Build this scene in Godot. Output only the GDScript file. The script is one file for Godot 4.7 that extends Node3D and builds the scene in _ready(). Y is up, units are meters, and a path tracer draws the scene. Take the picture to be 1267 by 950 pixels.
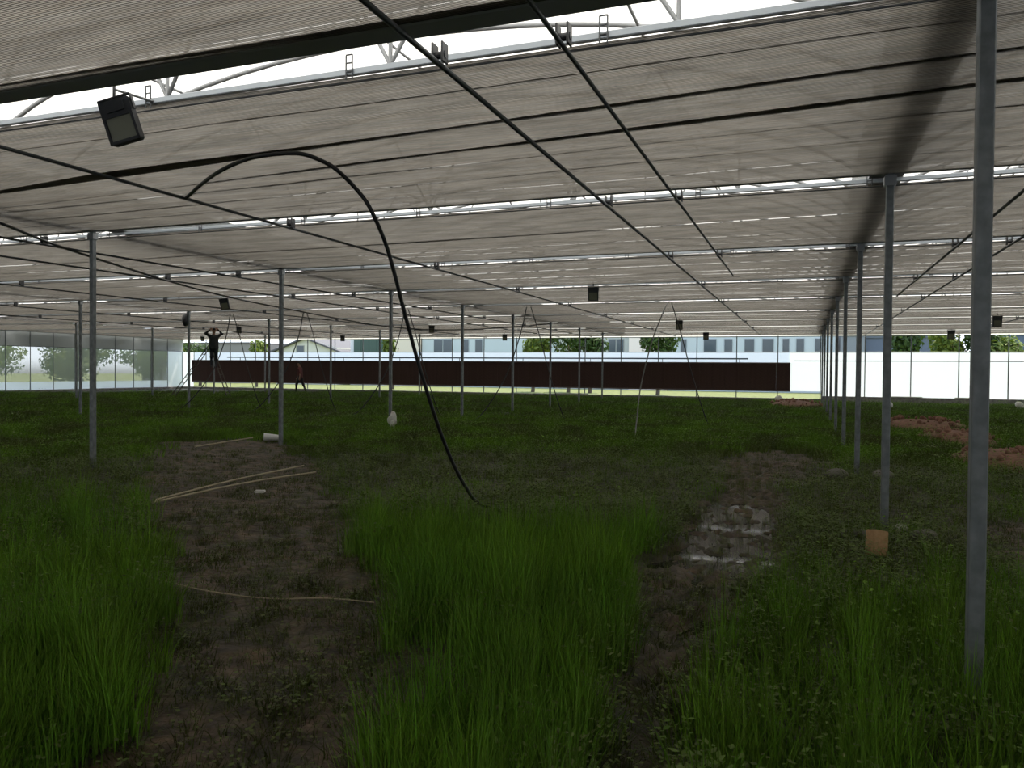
extends Node3D
# A multi-span plastic greenhouse under shade screens, with rough grass, mud ruts and a puddle.
# x: across the spans (to the right), z = -D: along the post rows, y up, metres.

const ROW0 := 0.694          # the post row beside the puddle
const SPAN := 9.6
const BAY := 4.0
const D0 := 3.79             # first post in view
const SCREEN_Y := 3.2
const X_LEFT := -37.706
const X_RIGHT := 19.894
const D_BACK := 39.79
const D_FRONT := -12.21

var M := {}
var names := {}
var rng := RandomNumberGenerator.new()
var nz := FastNoiseLite.new()
var nz2 := FastNoiseLite.new()

# ------------------------------------------------------------------ mesh builder
class MB:
	var v := PackedVector3Array()
	var n := PackedVector3Array()
	var uv := PackedVector2Array()
	var c := PackedColorArray()
	var i := PackedInt32Array()
	var use_c := false
	var use_uv := false
	var col := Color.WHITE

	func vert(p: Vector3, nn: Vector3, t := Vector2.ZERO) -> int:
		v.append(p); n.append(nn); uv.append(t); c.append(col)
		return v.size() - 1

	func tri(a: int, b: int, d: int) -> void:
		var cr := (v[b] - v[a]).cross(v[d] - v[a])
		if cr.dot(n[a] + n[b] + n[d]) > 0.0:
			i.append(a); i.append(d); i.append(b)
		else:
			i.append(a); i.append(b); i.append(d)

	func quad(a: Vector3, b: Vector3, d: Vector3, e: Vector3, nn: Vector3) -> void:
		var k := vert(a, nn, Vector2(0, 0)); vert(b, nn, Vector2(1, 0)); vert(d, nn, Vector2(1, 1)); vert(e, nn, Vector2(0, 1))
		tri(k, k + 1, k + 2); tri(k, k + 2, k + 3)

	# prism with a convex profile (2D points in the plane of side, up) swept from a to b
	func prism(prof: PackedVector2Array, a: Vector3, b: Vector3, up := Vector3.UP) -> void:
		var ax := (b - a).normalized()
		var side := ax.cross(up)
		if side.length() < 0.01:
			side = ax.cross(Vector3.RIGHT)
		side = side.normalized()
		var u := side.cross(ax).normalized()
		var m := prof.size()
		for k in m:
			var p := prof[k]; var q := prof[(k + 1) % m]
			var e := q - p
			var n2 := Vector2(e.y, -e.x).normalized()
			if n2.dot(p + q) < 0.0: n2 = -n2
			var nn := side * n2.x + u * n2.y
			var pa := side * p.x + u * p.y; var pb := side * q.x + u * q.y
			quad(a + pa, a + pb, b + pb, b + pa, nn)
		for s in 2:
			var o: Vector3 = a if s == 0 else b
			var nn: Vector3 = -ax if s == 0 else ax
			var k0 := -1
			for k in m:
				var id := vert(o + side * prof[k].x + u * prof[k].y, nn)
				if k == 0: k0 = id
			for k in range(1, m - 1): tri(k0, k0 + k, k0 + k + 1)

	func bar(a: Vector3, b: Vector3, w: float, h: float, ch := 0.004, up := Vector3.UP) -> void:
		var x := w / 2.0; var y := h / 2.0; var k := minf(ch, minf(x, y) * 0.6)
		prism(PackedVector2Array([Vector2(-x + k, -y), Vector2(x - k, -y), Vector2(x, -y + k), Vector2(x, y - k), Vector2(x - k, y), Vector2(-x + k, y), Vector2(-x, y - k), Vector2(-x, -y + k)]), a, b, up)

	func box(ctr: Vector3, size: Vector3, ch := 0.004, bs := Basis.IDENTITY) -> void:
		bar(ctr - bs.z * size.z / 2.0, ctr + bs.z * size.z / 2.0, size.x, size.y, ch, bs.y)

	func tube(pts: PackedVector3Array, r: float, sides := 8, r2 := -1.0) -> void:
		var m := pts.size()
		if r2 < 0.0: r2 = r
		var side := Vector3.ZERO
		var first := v.size()
		for k in m:
			var ax := (pts[mini(k + 1, m - 1)] - pts[maxi(k - 1, 0)]).normalized()
			if side == Vector3.ZERO:
				side = ax.cross(Vector3.UP)
				if side.length() < 0.05: side = ax.cross(Vector3.RIGHT)
			side = (side - ax * side.dot(ax)).normalized()
			var u := side.cross(ax)
			var rr := lerpf(r, r2, float(k) / maxf(1, m - 1))
			for s in sides:
				var a := TAU * s / sides
				var d := side * cos(a) + u * sin(a)
				vert(pts[k] + d * rr, d)
		for k in m - 1:
			for s in sides:
				var a := first + k * sides + s; var b := first + k * sides + (s + 1) % sides
				tri(a, b, b + sides); tri(a, b + sides, a + sides)
		for e in 2:
			var o := first if e == 0 else first + (m - 1) * sides
			var nn := (pts[0] - pts[1]).normalized() if e == 0 else (pts[m - 1] - pts[m - 2]).normalized()
			var k0 := v.size()
			for s in sides: vert(v[o + s], nn)
			for s in range(1, sides - 1): tri(k0, k0 + s, k0 + s + 1)

	func pipe(a: Vector3, b: Vector3, r: float, sides := 8) -> void:
		tube(PackedVector3Array([a, b]), r, sides)

	# irregular lump: a squashed, noisy ball
	func lump(ctr: Vector3, r: Vector3, rough: float, seed_: int, rings := 7, segs := 10, open_bottom := false) -> void:
		var g := RandomNumberGenerator.new(); g.seed = seed_
		var off := []
		for k in 6: off.append([Vector3(g.randf_range(-1, 1), g.randf_range(-1, 1), g.randf_range(-1, 1)).normalized(), g.randf_range(-rough, rough), g.randf_range(1.5, 4.0)])
		var first := v.size()
		for y in rings + 1:
			var t := PI * y / rings
			for s in segs:
				var a := TAU * s / segs
				var d := Vector3(sin(t) * cos(a), cos(t), sin(t) * sin(a))
				var k := 1.0
				for o in off: k += o[1] * sin(d.dot(o[0]) * o[2] + o[2])
				var p := ctr + d * r * k
				vert(p, (d / r).normalized(), Vector2(float(s) / segs, float(y) / rings))
		for y in rings:
			if open_bottom and y > rings / 2 + 1: continue
			for s in segs:
				var a := first + y * segs + s; var b := first + y * segs + (s + 1) % segs
				tri(a, b, b + segs); tri(a, b + segs, a + segs)

	func mesh(origin := Vector3.ZERO) -> ArrayMesh:
		var arr := []
		arr.resize(Mesh.ARRAY_MAX)
		if origin != Vector3.ZERO:
			for k in v.size(): v[k] -= origin
		arr[Mesh.ARRAY_VERTEX] = v; arr[Mesh.ARRAY_NORMAL] = n; arr[Mesh.ARRAY_INDEX] = i
		if use_uv: arr[Mesh.ARRAY_TEX_UV] = uv
		if use_c: arr[Mesh.ARRAY_COLOR] = c
		var am := ArrayMesh.new()
		am.add_surface_from_arrays(Mesh.PRIMITIVE_TRIANGLES, arr)
		return am

# ------------------------------------------------------------------ scene helpers
func P(x: float, y: float, d: float) -> Vector3:
	return Vector3(x, y, -d)

func numbered(called: String) -> String:
	if not names.has(called):
		names[called] = 0
		return called
	names[called] += 1
	return "%s_%03d" % [called, names[called]]

func thing(called: String, label: String, category: String, at := Vector3.ZERO, group := "", kind := "") -> Node3D:
	var o := Node3D.new()
	o.name = numbered(called)
	add_child(o)
	o.position = at
	o.set_meta("label", label); o.set_meta("category", category)
	if group != "": o.set_meta("group", group)
	if kind != "": o.set_meta("kind", kind)
	return o

func setting(called: String, label: String, category: String) -> Node3D:
	return thing(called, label, category, Vector3.ZERO, "", "structure")

# base: the world position of the thing the mesh hangs under (mesh is given in world coordinates)
func part(parent: Node3D, called: String, mb: MB, mat: Material, label := "") -> MeshInstance3D:
	var o := MeshInstance3D.new()
	o.name = called
	var base := Vector3.ZERO
	var p: Node = parent
	while p != self:
		base += (p as Node3D).position
		p = p.get_parent()
	o.mesh = mb.mesh(base)
	o.material_override = mat
	o.cast_shadow = GeometryInstance3D.SHADOW_CASTING_SETTING_ON
	if label != "": o.set_meta("label", label)
	parent.add_child(o, true)
	return o

func solo(called: String, label: String, category: String, mb: MB, mat: Material, at := Vector3.ZERO, group := "", kind := "") -> MeshInstance3D:
	var o := MeshInstance3D.new()
	o.name = numbered(called)
	o.mesh = mb.mesh(at)
	o.material_override = mat
	add_child(o)
	o.position = at
	o.set_meta("label", label); o.set_meta("category", category)
	if group != "": o.set_meta("group", group)
	if kind != "": o.set_meta("kind", kind)
	return o

func shared(parent: Node3D, called: String, mesh: Mesh, mat: Material, at: Vector3) -> MeshInstance3D:
	var o := MeshInstance3D.new()
	o.name = called; o.mesh = mesh; o.material_override = mat
	parent.add_child(o, true)
	o.position = at
	return o

func mat(c: Color, rough := 0.8, metal := 0.0, spec := 0.5) -> StandardMaterial3D:
	var m := StandardMaterial3D.new()
	m.albedo_color = c.linear_to_srgb()
	m.roughness = rough; m.metallic = metal; m.metallic_specular = spec
	return m

func lin(r: float, g: float, b: float) -> Color:
	return Color(r, g, b)

func smooth_path(pts: Array, steps := 8) -> PackedVector3Array:
	var out := PackedVector3Array()
	var m := pts.size()
	for k in m - 1:
		var a: Vector3 = pts[maxi(k - 1, 0)]; var b: Vector3 = pts[k]; var c: Vector3 = pts[k + 1]; var d: Vector3 = pts[mini(k + 2, m - 1)]
		for s in steps:
			out.append(b.cubic_interpolate(c, a, d, float(s) / steps))
	out.append(pts[m - 1])
	return out

# ------------------------------------------------------------------ textures
func noise_tex(size: int, freq: float, lo: Color, hi: Color, seed_: int, oct := 4, mid := Color(0, 0, 0, 0)) -> ImageTexture:
	var f := FastNoiseLite.new()
	f.seed = seed_; f.frequency = freq; f.fractal_octaves = oct
	var im := f.get_seamless_image(size, size)
	im.convert(Image.FORMAT_L8)
	var src := im.get_data()
	var data := PackedByteArray()
	data.resize(size * size * 3)
	var lut := PackedByteArray()
	lut.resize(768)
	for k in 256:
		var t := k / 255.0
		var c := lo.lerp(hi, t)
		if mid.a > 0.0: c = lo.lerp(mid, t * 2.0) if t < 0.5 else mid.lerp(hi, t * 2.0 - 1.0)
		c = c.linear_to_srgb()
		lut[k * 3] = int(clampf(c.r, 0, 1) * 255); lut[k * 3 + 1] = int(clampf(c.g, 0, 1) * 255); lut[k * 3 + 2] = int(clampf(c.b, 0, 1) * 255)
	for k in size * size:
		var s := src[k] * 3
		data[k * 3] = lut[s]; data[k * 3 + 1] = lut[s + 1]; data[k * 3 + 2] = lut[s + 2]
	return ImageTexture.create_from_image(Image.create_from_data(size, size, false, Image.FORMAT_RGB8, data))

# woven shade screen: strips with slits between them, 4 m along (rows) and 6 m across (columns)
func screen_tex() -> ImageTexture:
	var w := 256; var h := 2048
	var g := RandomNumberGenerator.new(); g.seed = 77
	var data := PackedByteArray()
	data.resize(w * h * 4)
	var period := 8.7
	var count := int(h / period) + 3
	var tone := PackedFloat32Array(); var open := PackedFloat32Array(); var warm := PackedFloat32Array()
	for k in count:
		tone.append(g.randf_range(0.90, 1.08))
		open.append(g.randf_range(0.75, 1.0))
		warm.append(g.randf_range(-0.03, 0.03))
	# places where the weave has slipped: a few wider slits beside the hem and the gathers
	for k in [count - 20, count - 17, count - 14]: open[k] = 2.0
	var f := FastNoiseLite.new(); f.seed = 5; f.frequency = 0.02; f.fractal_octaves = 3
	for x in w:
		var a := TAU * x / w
		var wob := 2.2 * sin(a + 0.6) + 1.3 * sin(a * 2.0 + 2.0) + 0.6 * sin(a * 5.0)
		for y in h:
			var p := (y + wob) / period
			var k := clampi(int(floor(p)), 0, count - 1)
			var t: float = p - floor(p)
			var nn := f.get_noise_3d(cos(a) * 60.0, sin(a) * 60.0, y * 0.4)
			var fine := f.get_noise_3d(cos(a) * 300.0, sin(a) * 300.0, y * 5.0)
			var base := 0.20 * tone[k] * (1.0 + 0.34 * nn + 0.16 * fine)
			base *= 0.22 if t < 0.46 else 1.42
			var slit := clampf(1.0 - absf(t - 0.75) / (0.13 * maxf(open[k], 0.6)), 0.0, 1.0) * minf(open[k], 1.0)
			var alpha := 1.0 - 0.15 * slit
			if open[k] > 1.5 and sin(a * 2.0 + k) > -0.5: alpha = 1.0 - 0.5 * slit
			var c := Color(base * (1.07 + warm[k]), base, base * (0.89 - warm[k])).linear_to_srgb()
			var o := (y * w + x) * 4
			data[o] = int(clampf(c.r, 0, 1) * 255); data[o + 1] = int(clampf(c.g, 0, 1) * 255); data[o + 2] = int(clampf(c.b, 0, 1) * 255)
			data[o + 3] = int(clampf(alpha, 0.0, 1.0) * 255)
	return ImageTexture.create_from_image(Image.create_from_data(w, h, false, Image.FORMAT_RGBA8, data))

func make_materials() -> void:
	var zinc := mat(lin(1, 1, 1), 0.5, 0.35)
	zinc.albedo_texture = noise_tex(256, 0.02, lin(0.13, 0.145, 0.15), lin(0.27, 0.285, 0.295), 3, 4)
	zinc.uv1_triplanar = true; zinc.uv1_world_triplanar = true; zinc.uv1_scale = Vector3(1.6, 1.6, 1.6)
	M.zinc = zinc
	var bright := mat(lin(0.34, 0.375, 0.41), 0.42, 0.2)
	M.bright_zinc = bright
	M.dark_steel = mat(lin(0.07, 0.075, 0.08), 0.55, 0.4)
	M.web_steel = mat(lin(0.30, 0.31, 0.32), 0.5, 0.4)
	M.black_hose = mat(lin(0.012, 0.012, 0.013), 0.45)
	M.black = mat(lin(0.015, 0.016, 0.018), 0.5)
	M.grey_hose = mat(lin(0.28, 0.27, 0.25), 0.6)
	M.hem = mat(lin(0.32, 0.33, 0.33), 0.8)
	M.hem.backlight_enabled = true; M.hem.backlight = Color(0.035, 0.036, 0.036)
	M.lens = mat(lin(0.16, 0.16, 0.11), 0.25)
	var film := mat(lin(0.9, 0.91, 0.92), 0.5, 0.0, 0.3)
	film.backlight_enabled = true; film.backlight = Color(1.0, 0.985, 0.95)
	M.film = film
	var wf := mat(lin(0.88, 0.9, 0.92), 0.5, 0.0, 0.3)
	wf.backlight_enabled = true; wf.backlight = Color(0.95, 0.98, 1.0)
	M.wall_film = wf
	var cf := mat(lin(0.45, 0.48, 0.46), 0.4, 0.0, 0.3)
	cf.transparency = BaseMaterial3D.TRANSPARENCY_ALPHA
	cf.albedo_color.a = 0.62
	cf.backlight_enabled = true; cf.backlight = Color(0.42, 0.45, 0.42)
	M.clear_film = cf
	var scr := mat(lin(1, 1, 1), 0.9, 0.0, 0.2)
	scr.albedo_texture = screen_tex()
	scr.transparency = BaseMaterial3D.TRANSPARENCY_ALPHA
	scr.backlight_enabled = true; scr.backlight = Color(1, 1, 1)
	M.screen = scr
	var mud := mat(lin(1, 1, 1), 0.62, 0.0, 0.5)
	mud.vertex_color_use_as_albedo = true
	mud.albedo_texture = noise_tex(1024, 0.012, lin(0.10, 0.09, 0.07), lin(1.15, 1.0, 0.82), 11, 6, lin(0.5, 0.45, 0.36))
	mud.uv1_triplanar = true; mud.uv1_world_triplanar = true; mud.uv1_scale = Vector3(0.5, 0.5, 0.5)
	mud.heightmap_enabled = true; mud.heightmap_scale = 3.0
	mud.heightmap_texture = noise_tex(512, 0.03, lin(0, 0, 0), lin(1, 1, 1), 12, 5)
	M.mud = mud
	var water := mat(lin(0.022, 0.02, 0.016), 0.03, 0.0, 0.26)
	M.water = water
	var grass := mat(lin(1, 1, 1), 0.6, 0.0, 0.3)
	grass.vertex_color_use_as_albedo = true
	grass.backlight_enabled = true; grass.backlight = Color(0.7, 0.7, 0.5)
	grass.cull_mode = BaseMaterial3D.CULL_DISABLED
	M.grass = grass
	var leaf := mat(lin(1, 1, 1), 0.6, 0.0, 0.4)
	leaf.vertex_color_use_as_albedo = true
	leaf.backlight_enabled = true; leaf.backlight = Color(0.8, 0.8, 0.4)
	leaf.cull_mode = BaseMaterial3D.CULL_DISABLED
	M.leaf = leaf
	M.bark = mat(lin(0.10, 0.08, 0.06), 0.9)
	var pad := mat(lin(1, 1, 1), 0.9, 0.0, 0.2)
	pad.albedo_texture = noise_tex(256, 0.03, lin(0.055, 0.032, 0.028), lin(0.095, 0.06, 0.054), 21, 4)
	pad.uv1_triplanar = true; pad.uv1_world_triplanar = true; pad.uv1_scale = Vector3(0.7, 6.0, 0.7)
	M.pad = pad
	M.pad_frame = mat(lin(0.10, 0.065, 0.055), 0.5, 0.2)
	M.blue_pipe = mat(lin(0.10, 0.13, 0.20), 0.4)
	M.concrete = mat(lin(1, 1, 1), 0.9)
	M.concrete.albedo_texture = noise_tex(256, 0.02, lin(0.16, 0.15, 0.15), lin(0.36, 0.34, 0.33), 31, 5)
	M.concrete.uv1_triplanar = true; M.concrete.uv1_world_triplanar = true
	M.red_soil = mat(lin(1, 1, 1), 0.95)
	M.red_soil.albedo_texture = noise_tex(256, 0.03, lin(0.13, 0.065, 0.045), lin(0.34, 0.19, 0.13), 41, 5)
	M.red_soil.uv1_triplanar = true; M.red_soil.uv1_world_triplanar = true
	M.brick = mat(lin(1, 1, 1), 0.9)
	M.brick.albedo_texture = noise_tex(128, 0.05, lin(0.36, 0.21, 0.10), lin(0.52, 0.34, 0.18), 42, 4)
	M.brick.uv1_triplanar = true; M.brick.uv1_scale = Vector3(5, 5, 5)
	M.stone = mat(lin(0.20, 0.19, 0.17), 0.9)
	M.white_bag = mat(lin(0.68, 0.67, 0.62), 0.6)
	M.white_plastic = mat(lin(0.72, 0.72, 0.70), 0.4)
	M.bamboo = mat(lin(0.42, 0.37, 0.25), 0.6)
	M.body = mat(lin(1, 1, 1), 0.8)
	M.body.vertex_color_use_as_albedo = true

# ------------------------------------------------------------------ ground shape
var mud_left := PackedVector2Array([Vector2(-11.4, 11.3), Vector2(-6.3, 6.1), Vector2(-4.3, 4.3), Vector2(-3.4, 3.28), Vector2(-2.7, 2.5), Vector2(-2.28, 1.97), Vector2(-2.0, 1.0), Vector2(-0.8, 1.0), Vector2(-1.16, 2.42), Vector2(-1.42, 2.84), Vector2(-1.79, 3.39), Vector2(-2.52, 4.35), Vector2(-3.83, 6.17), Vector2(-5.59, 8.33), Vector2(-9.2, 12.3)])

func rut(x: float, d: float) -> float:   # the wheel rut with the puddle: 1 in its middle, 0 outside
	if d < 0.8 or d > 15.0: return 0.0
	var mid := -0.62 + 0.05 * sin(d * 0.9) + 0.04 * nz2.get_noise_2d(d * 4.0, 9.0)
	if d < 4.2: mid += (4.2 - d) * 0.06
	var half := 0.38 + 0.22 * nz2.get_noise_2d(x * 6.0, d * 6.0) + (0.12 if d > 5.3 and d < 9.0 else 0.0)
	if d < 4.6: half -= 0.16 * smoothstep(4.6, 3.2, d)
	return clampf((half - absf(x - mid)) / 0.16, 0.0, 1.0) * clampf((15.0 - d) / 3.0, 0.0, 1.0)

func bare(x: float, d: float) -> float:  # 1 on bare mud
	var jx := x + 0.35 * nz2.get_noise_2d(x * 9.0, d * 9.0) + 0.2 * nz2.get_noise_2d(x * 30.0 + 7.0, d * 30.0)
	var jd := d + 0.35 * nz2.get_noise_2d(x * 9.0 + 50.0, d * 9.0)
	var b := 1.0 if Geometry2D.is_point_in_polygon(Vector2(jx, jd), mud_left) else 0.0
	b = maxf(b, rut(x, d))
	if Vector2(jx - 1.85, (jd - 7.4) * 0.55).length() < 0.62: b = 1.0
	if Vector2(jx + 0.4, (jd - 12.5) * 0.3).length() < 0.7: b = 1.0
	return b

func ground_h(x: float, d: float) -> float:
	var h := 0.05 * nz.get_noise_2d(x * 2.2, d * 2.2) + 0.02 * nz2.get_noise_2d(x * 22.0, d * 22.0)
	var r := rut(x, d)
	if r > 0.0:
		var wet := smoothstep(5.3, 6.2, d) * (1.0 - smoothstep(8.2, 9.3, d))
		h = h * (1.0 - 0.75 * r) - r * (0.030 + 0.036 * wet + 0.05 * nz2.get_noise_2d(x * 46.0 + 90.0, d * 26.0) + 0.02 * nz2.get_noise_2d(x * 150.0, d * 90.0))
	return h

func build_ground() -> void:
	var xs := PackedFloat32Array(); var ds := PackedFloat32Array()
	var t := X_LEFT
	while t < -12.0: xs.append(t); t += 0.6
	t = -12.0
	while t < 5.0: xs.append(t); t += 0.028 if t > -1.4 and t < 0.2 else 0.075
	while t < X_RIGHT: xs.append(t); t += 0.7
	xs.append(X_RIGHT)
	t = D_FRONT
	while t < 0.4: ds.append(t); t += 0.9
	t = 0.4
	while t < 13.0: ds.append(t); t += 0.045 if t > 5.0 and t < 9.6 else 0.07
	while t < D_BACK - 0.1: ds.append(t); t += 0.4
	ds.append(D_BACK)
	var mb := MB.new(); mb.use_c = true
	var w := xs.size()
	for d in ds:
		for x in xs:
			var h := ground_h(x, d)
			var e := 0.05
			var nn := Vector3(h - ground_h(x + e, d), e, -(h - ground_h(x, d + e))).normalized() if d > 0.3 and d < 13.0 and x > -12.0 and x < 5.0 else Vector3.UP
			var b := bare(x, d) if d > 0.3 and d < 16.0 else 0.0
			var patch := nz.get_noise_2d(x * 14.0 + 300.0, d * 14.0)
			var soil := Color(0.075, 0.075, 0.04)
			var m := Color(0.125, 0.10, 0.072).lerp(Color(0.17, 0.125, 0.085), clampf(patch * 2.0, 0, 1)).lerp(Color(0.085, 0.085, 0.045), clampf(-patch * 2.0, 0, 1))
			mb.col = soil.lerp(m, b)
			mb.vert(P(x, h, d), nn)
	for r in ds.size() - 1:
		for k in w - 1:
			var a := r * w + k
			mb.i.append(a); mb.i.append(a + w); mb.i.append(a + w + 1)
			mb.i.append(a); mb.i.append(a + w + 1); mb.i.append(a + 1)
	solo("floor", "dark muddy earth floor of the greenhouse", "ground", mb, M.mud, Vector3.ZERO, "", "structure")
	# standing water in the rut
	var wb := MB.new()
	wb.quad(P(-1.45, -0.052, 4.3), P(0.15, -0.052, 4.3), P(0.15, -0.052, 12.0), P(-1.45, -0.052, 12.0), Vector3.UP)
	solo("puddle", "shallow puddle in the rut left of the posts, mirroring the roof gaps", "puddle", wb, M.water, Vector3.ZERO, "", "structure")
	# outside
	var og := MB.new()
	og.quad(P(-140, -0.12, 39.9), P(90, -0.12, 39.9), P(90, -0.12, 160), P(-140, -0.12, 160), Vector3.UP)
	og.quad(P(-140, -0.12, -60), P(X_LEFT - 0.15, -0.12, -60), P(X_LEFT - 0.15, -0.12, 39.9), P(-140, -0.12, 39.9), Vector3.UP)
	og.quad(P(X_RIGHT + 0.15, -0.12, -60), P(90, -0.12, -60), P(90, -0.12, 39.9), P(X_RIGHT + 0.15, -0.12, 39.9), Vector3.UP)
	var om := mat(lin(1, 1, 1), 0.9)
	om.albedo_texture = noise_tex(512, 0.02, lin(0.05, 0.07, 0.015), lin(0.17, 0.19, 0.05), 51, 5)
	om.uv1_triplanar = true; om.uv1_world_triplanar = true; om.uv1_scale = Vector3(0.2, 0.2, 0.2)
	solo("ground_outside", "sunlit yellow green grass outside the greenhouse", "ground", og, om, Vector3.ZERO, "", "structure")

# ------------------------------------------------------------------ grass
func blade(mb: MB, root: Vector3, h: float, lean: Vector3, w: float, c: Color, segs := 3) -> void:
	var side := lean.cross(Vector3.UP)
	if side.length() < 0.01: side = Vector3.RIGHT
	side = side.normalized()
	var ln := lean.normalized() if lean.length() > 0.001 else Vector3.FORWARD
	var nn := (ln + Vector3.UP * 0.3).normalized()
	var prev := -1
	for k in segs + 1:
		var t := float(k) / segs
		var p := root + Vector3.UP * h * (t - 0.25 * t * t * minf(lean.length() / maxf(h, 0.01), 1.5)) + lean * t * t
		var ww := w * (1.0 - t * 0.92) * 0.5
		mb.col = c
		var a := mb.vert(p - side * ww, nn)
		mb.vert(p + side * ww, nn)
		if prev >= 0:
			mb.tri(prev, prev + 1, a + 1); mb.tri(prev, a + 1, a)
		prev = a

func tuft_mesh(seed_: int, blades: int, radius: float, h0: float, h1: float, lean: float, w: float, dry: float, leaves := 0) -> ArrayMesh:
	var g := RandomNumberGenerator.new(); g.seed = seed_
	var mb := MB.new(); mb.use_c = true
	for k in blades:
		var a := g.randf() * TAU
		var r := sqrt(g.randf()) * radius
		var dir := Vector3(cos(a), 0, sin(a))
		var l := (dir * g.randf_range(0.2, 1.0) + Vector3(g.randf_range(-0.5, 0.5), 0, g.randf_range(-0.5, 0.5))) * lean
		var h := g.randf_range(h0, h1)
		var c := Color(0.85, 1.0, 0.8).lerp(Color(1.15, 1.05, 0.9), g.randf())
		if g.randf() < dry: c = Color(2.2, 1.25, 2.0)
		blade(mb, dir * r + Vector3(0, -0.02, 0), h, l * h, w * g.randf_range(0.7, 1.3), c, 3)
	for k in leaves:   # small oval leaves on short stems
		var a := g.randf() * TAU
		var r := sqrt(g.randf()) * radius
		var base := Vector3(cos(a) * r, g.randf_range(0.25, 1.0) * h1, sin(a) * r)
		var d := Vector3(cos(a + g.randf_range(-0.8, 0.8)), g.randf_range(-0.3, 0.5), sin(a + g.randf_range(-0.8, 0.8))).normalized()
		var s := d.cross(Vector3.UP).normalized()
		var L := g.randf_range(0.016, 0.034); var W := L * g.randf_range(0.26, 0.4)
		var nn := s.cross(d).normalized()
		mb.col = Color(0.9, 1.0, 0.9).lerp(Color(1.6, 1.15, 1.4), g.randf() * g.randf())
		var q := mb.vert(base, nn); mb.vert(base + d * L * 0.45 + s * W, nn); mb.vert(base + d * L, nn); mb.vert(base + d * L * 0.45 - s * W, nn)
		mb.tri(q, q + 1, q + 2); mb.tri(q, q + 2, q + 3)
	return mb.mesh()

func scatter(called: String, label: String, category: String, meshes: Array, spots: Array) -> void:
	# one object: a Node3D whose children are the scattered clumps of each shape
	var root := thing(called, label, category, Vector3.ZERO, "", "stuff")
	for m in meshes.size():
		var mine := []
		for k in range(m, spots.size(), meshes.size()): mine.append(spots[k])
		if mine.is_empty(): continue
		var mm := MultiMesh.new()
		mm.transform_format = MultiMesh.TRANSFORM_3D
		mm.use_colors = true
		mm.mesh = meshes[m]
		mm.instance_count = mine.size()
		for k in mine.size():
			mm.set_instance_transform(k, mine[k][0]); mm.set_instance_color(k, mine[k][1])
		var o := MultiMeshInstance3D.new()
		o.name = "clump"; o.multimesh = mm; o.material_override = M.grass
		o.set_meta("kind", "stuff")
		root.add_child(o, true)

func tall_zone(x: float, d: float) -> float:
	var j := 0.9 * nz2.get_noise_2d(x * 12.0, d * 12.0)
	if d > 7.5 or rut(x, d) > 0.1: return 0.0
	# the thick tuft between the two tracks
	if x < -0.55 and x > -3.4 and d + 0.4 * j < 6.6 + 0.25 * x: return 1.0
	# left of the muddy track
	if x < -2.0: return 0.7 * clampf((6.6 - d - j) / 1.6, 0.0, 1.0)
	# right, before the first post
	if x > -0.4: return 0.85 * clampf((5.8 - d - j) / 1.4, 0.0, 1.0)
	return 0.0

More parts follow.
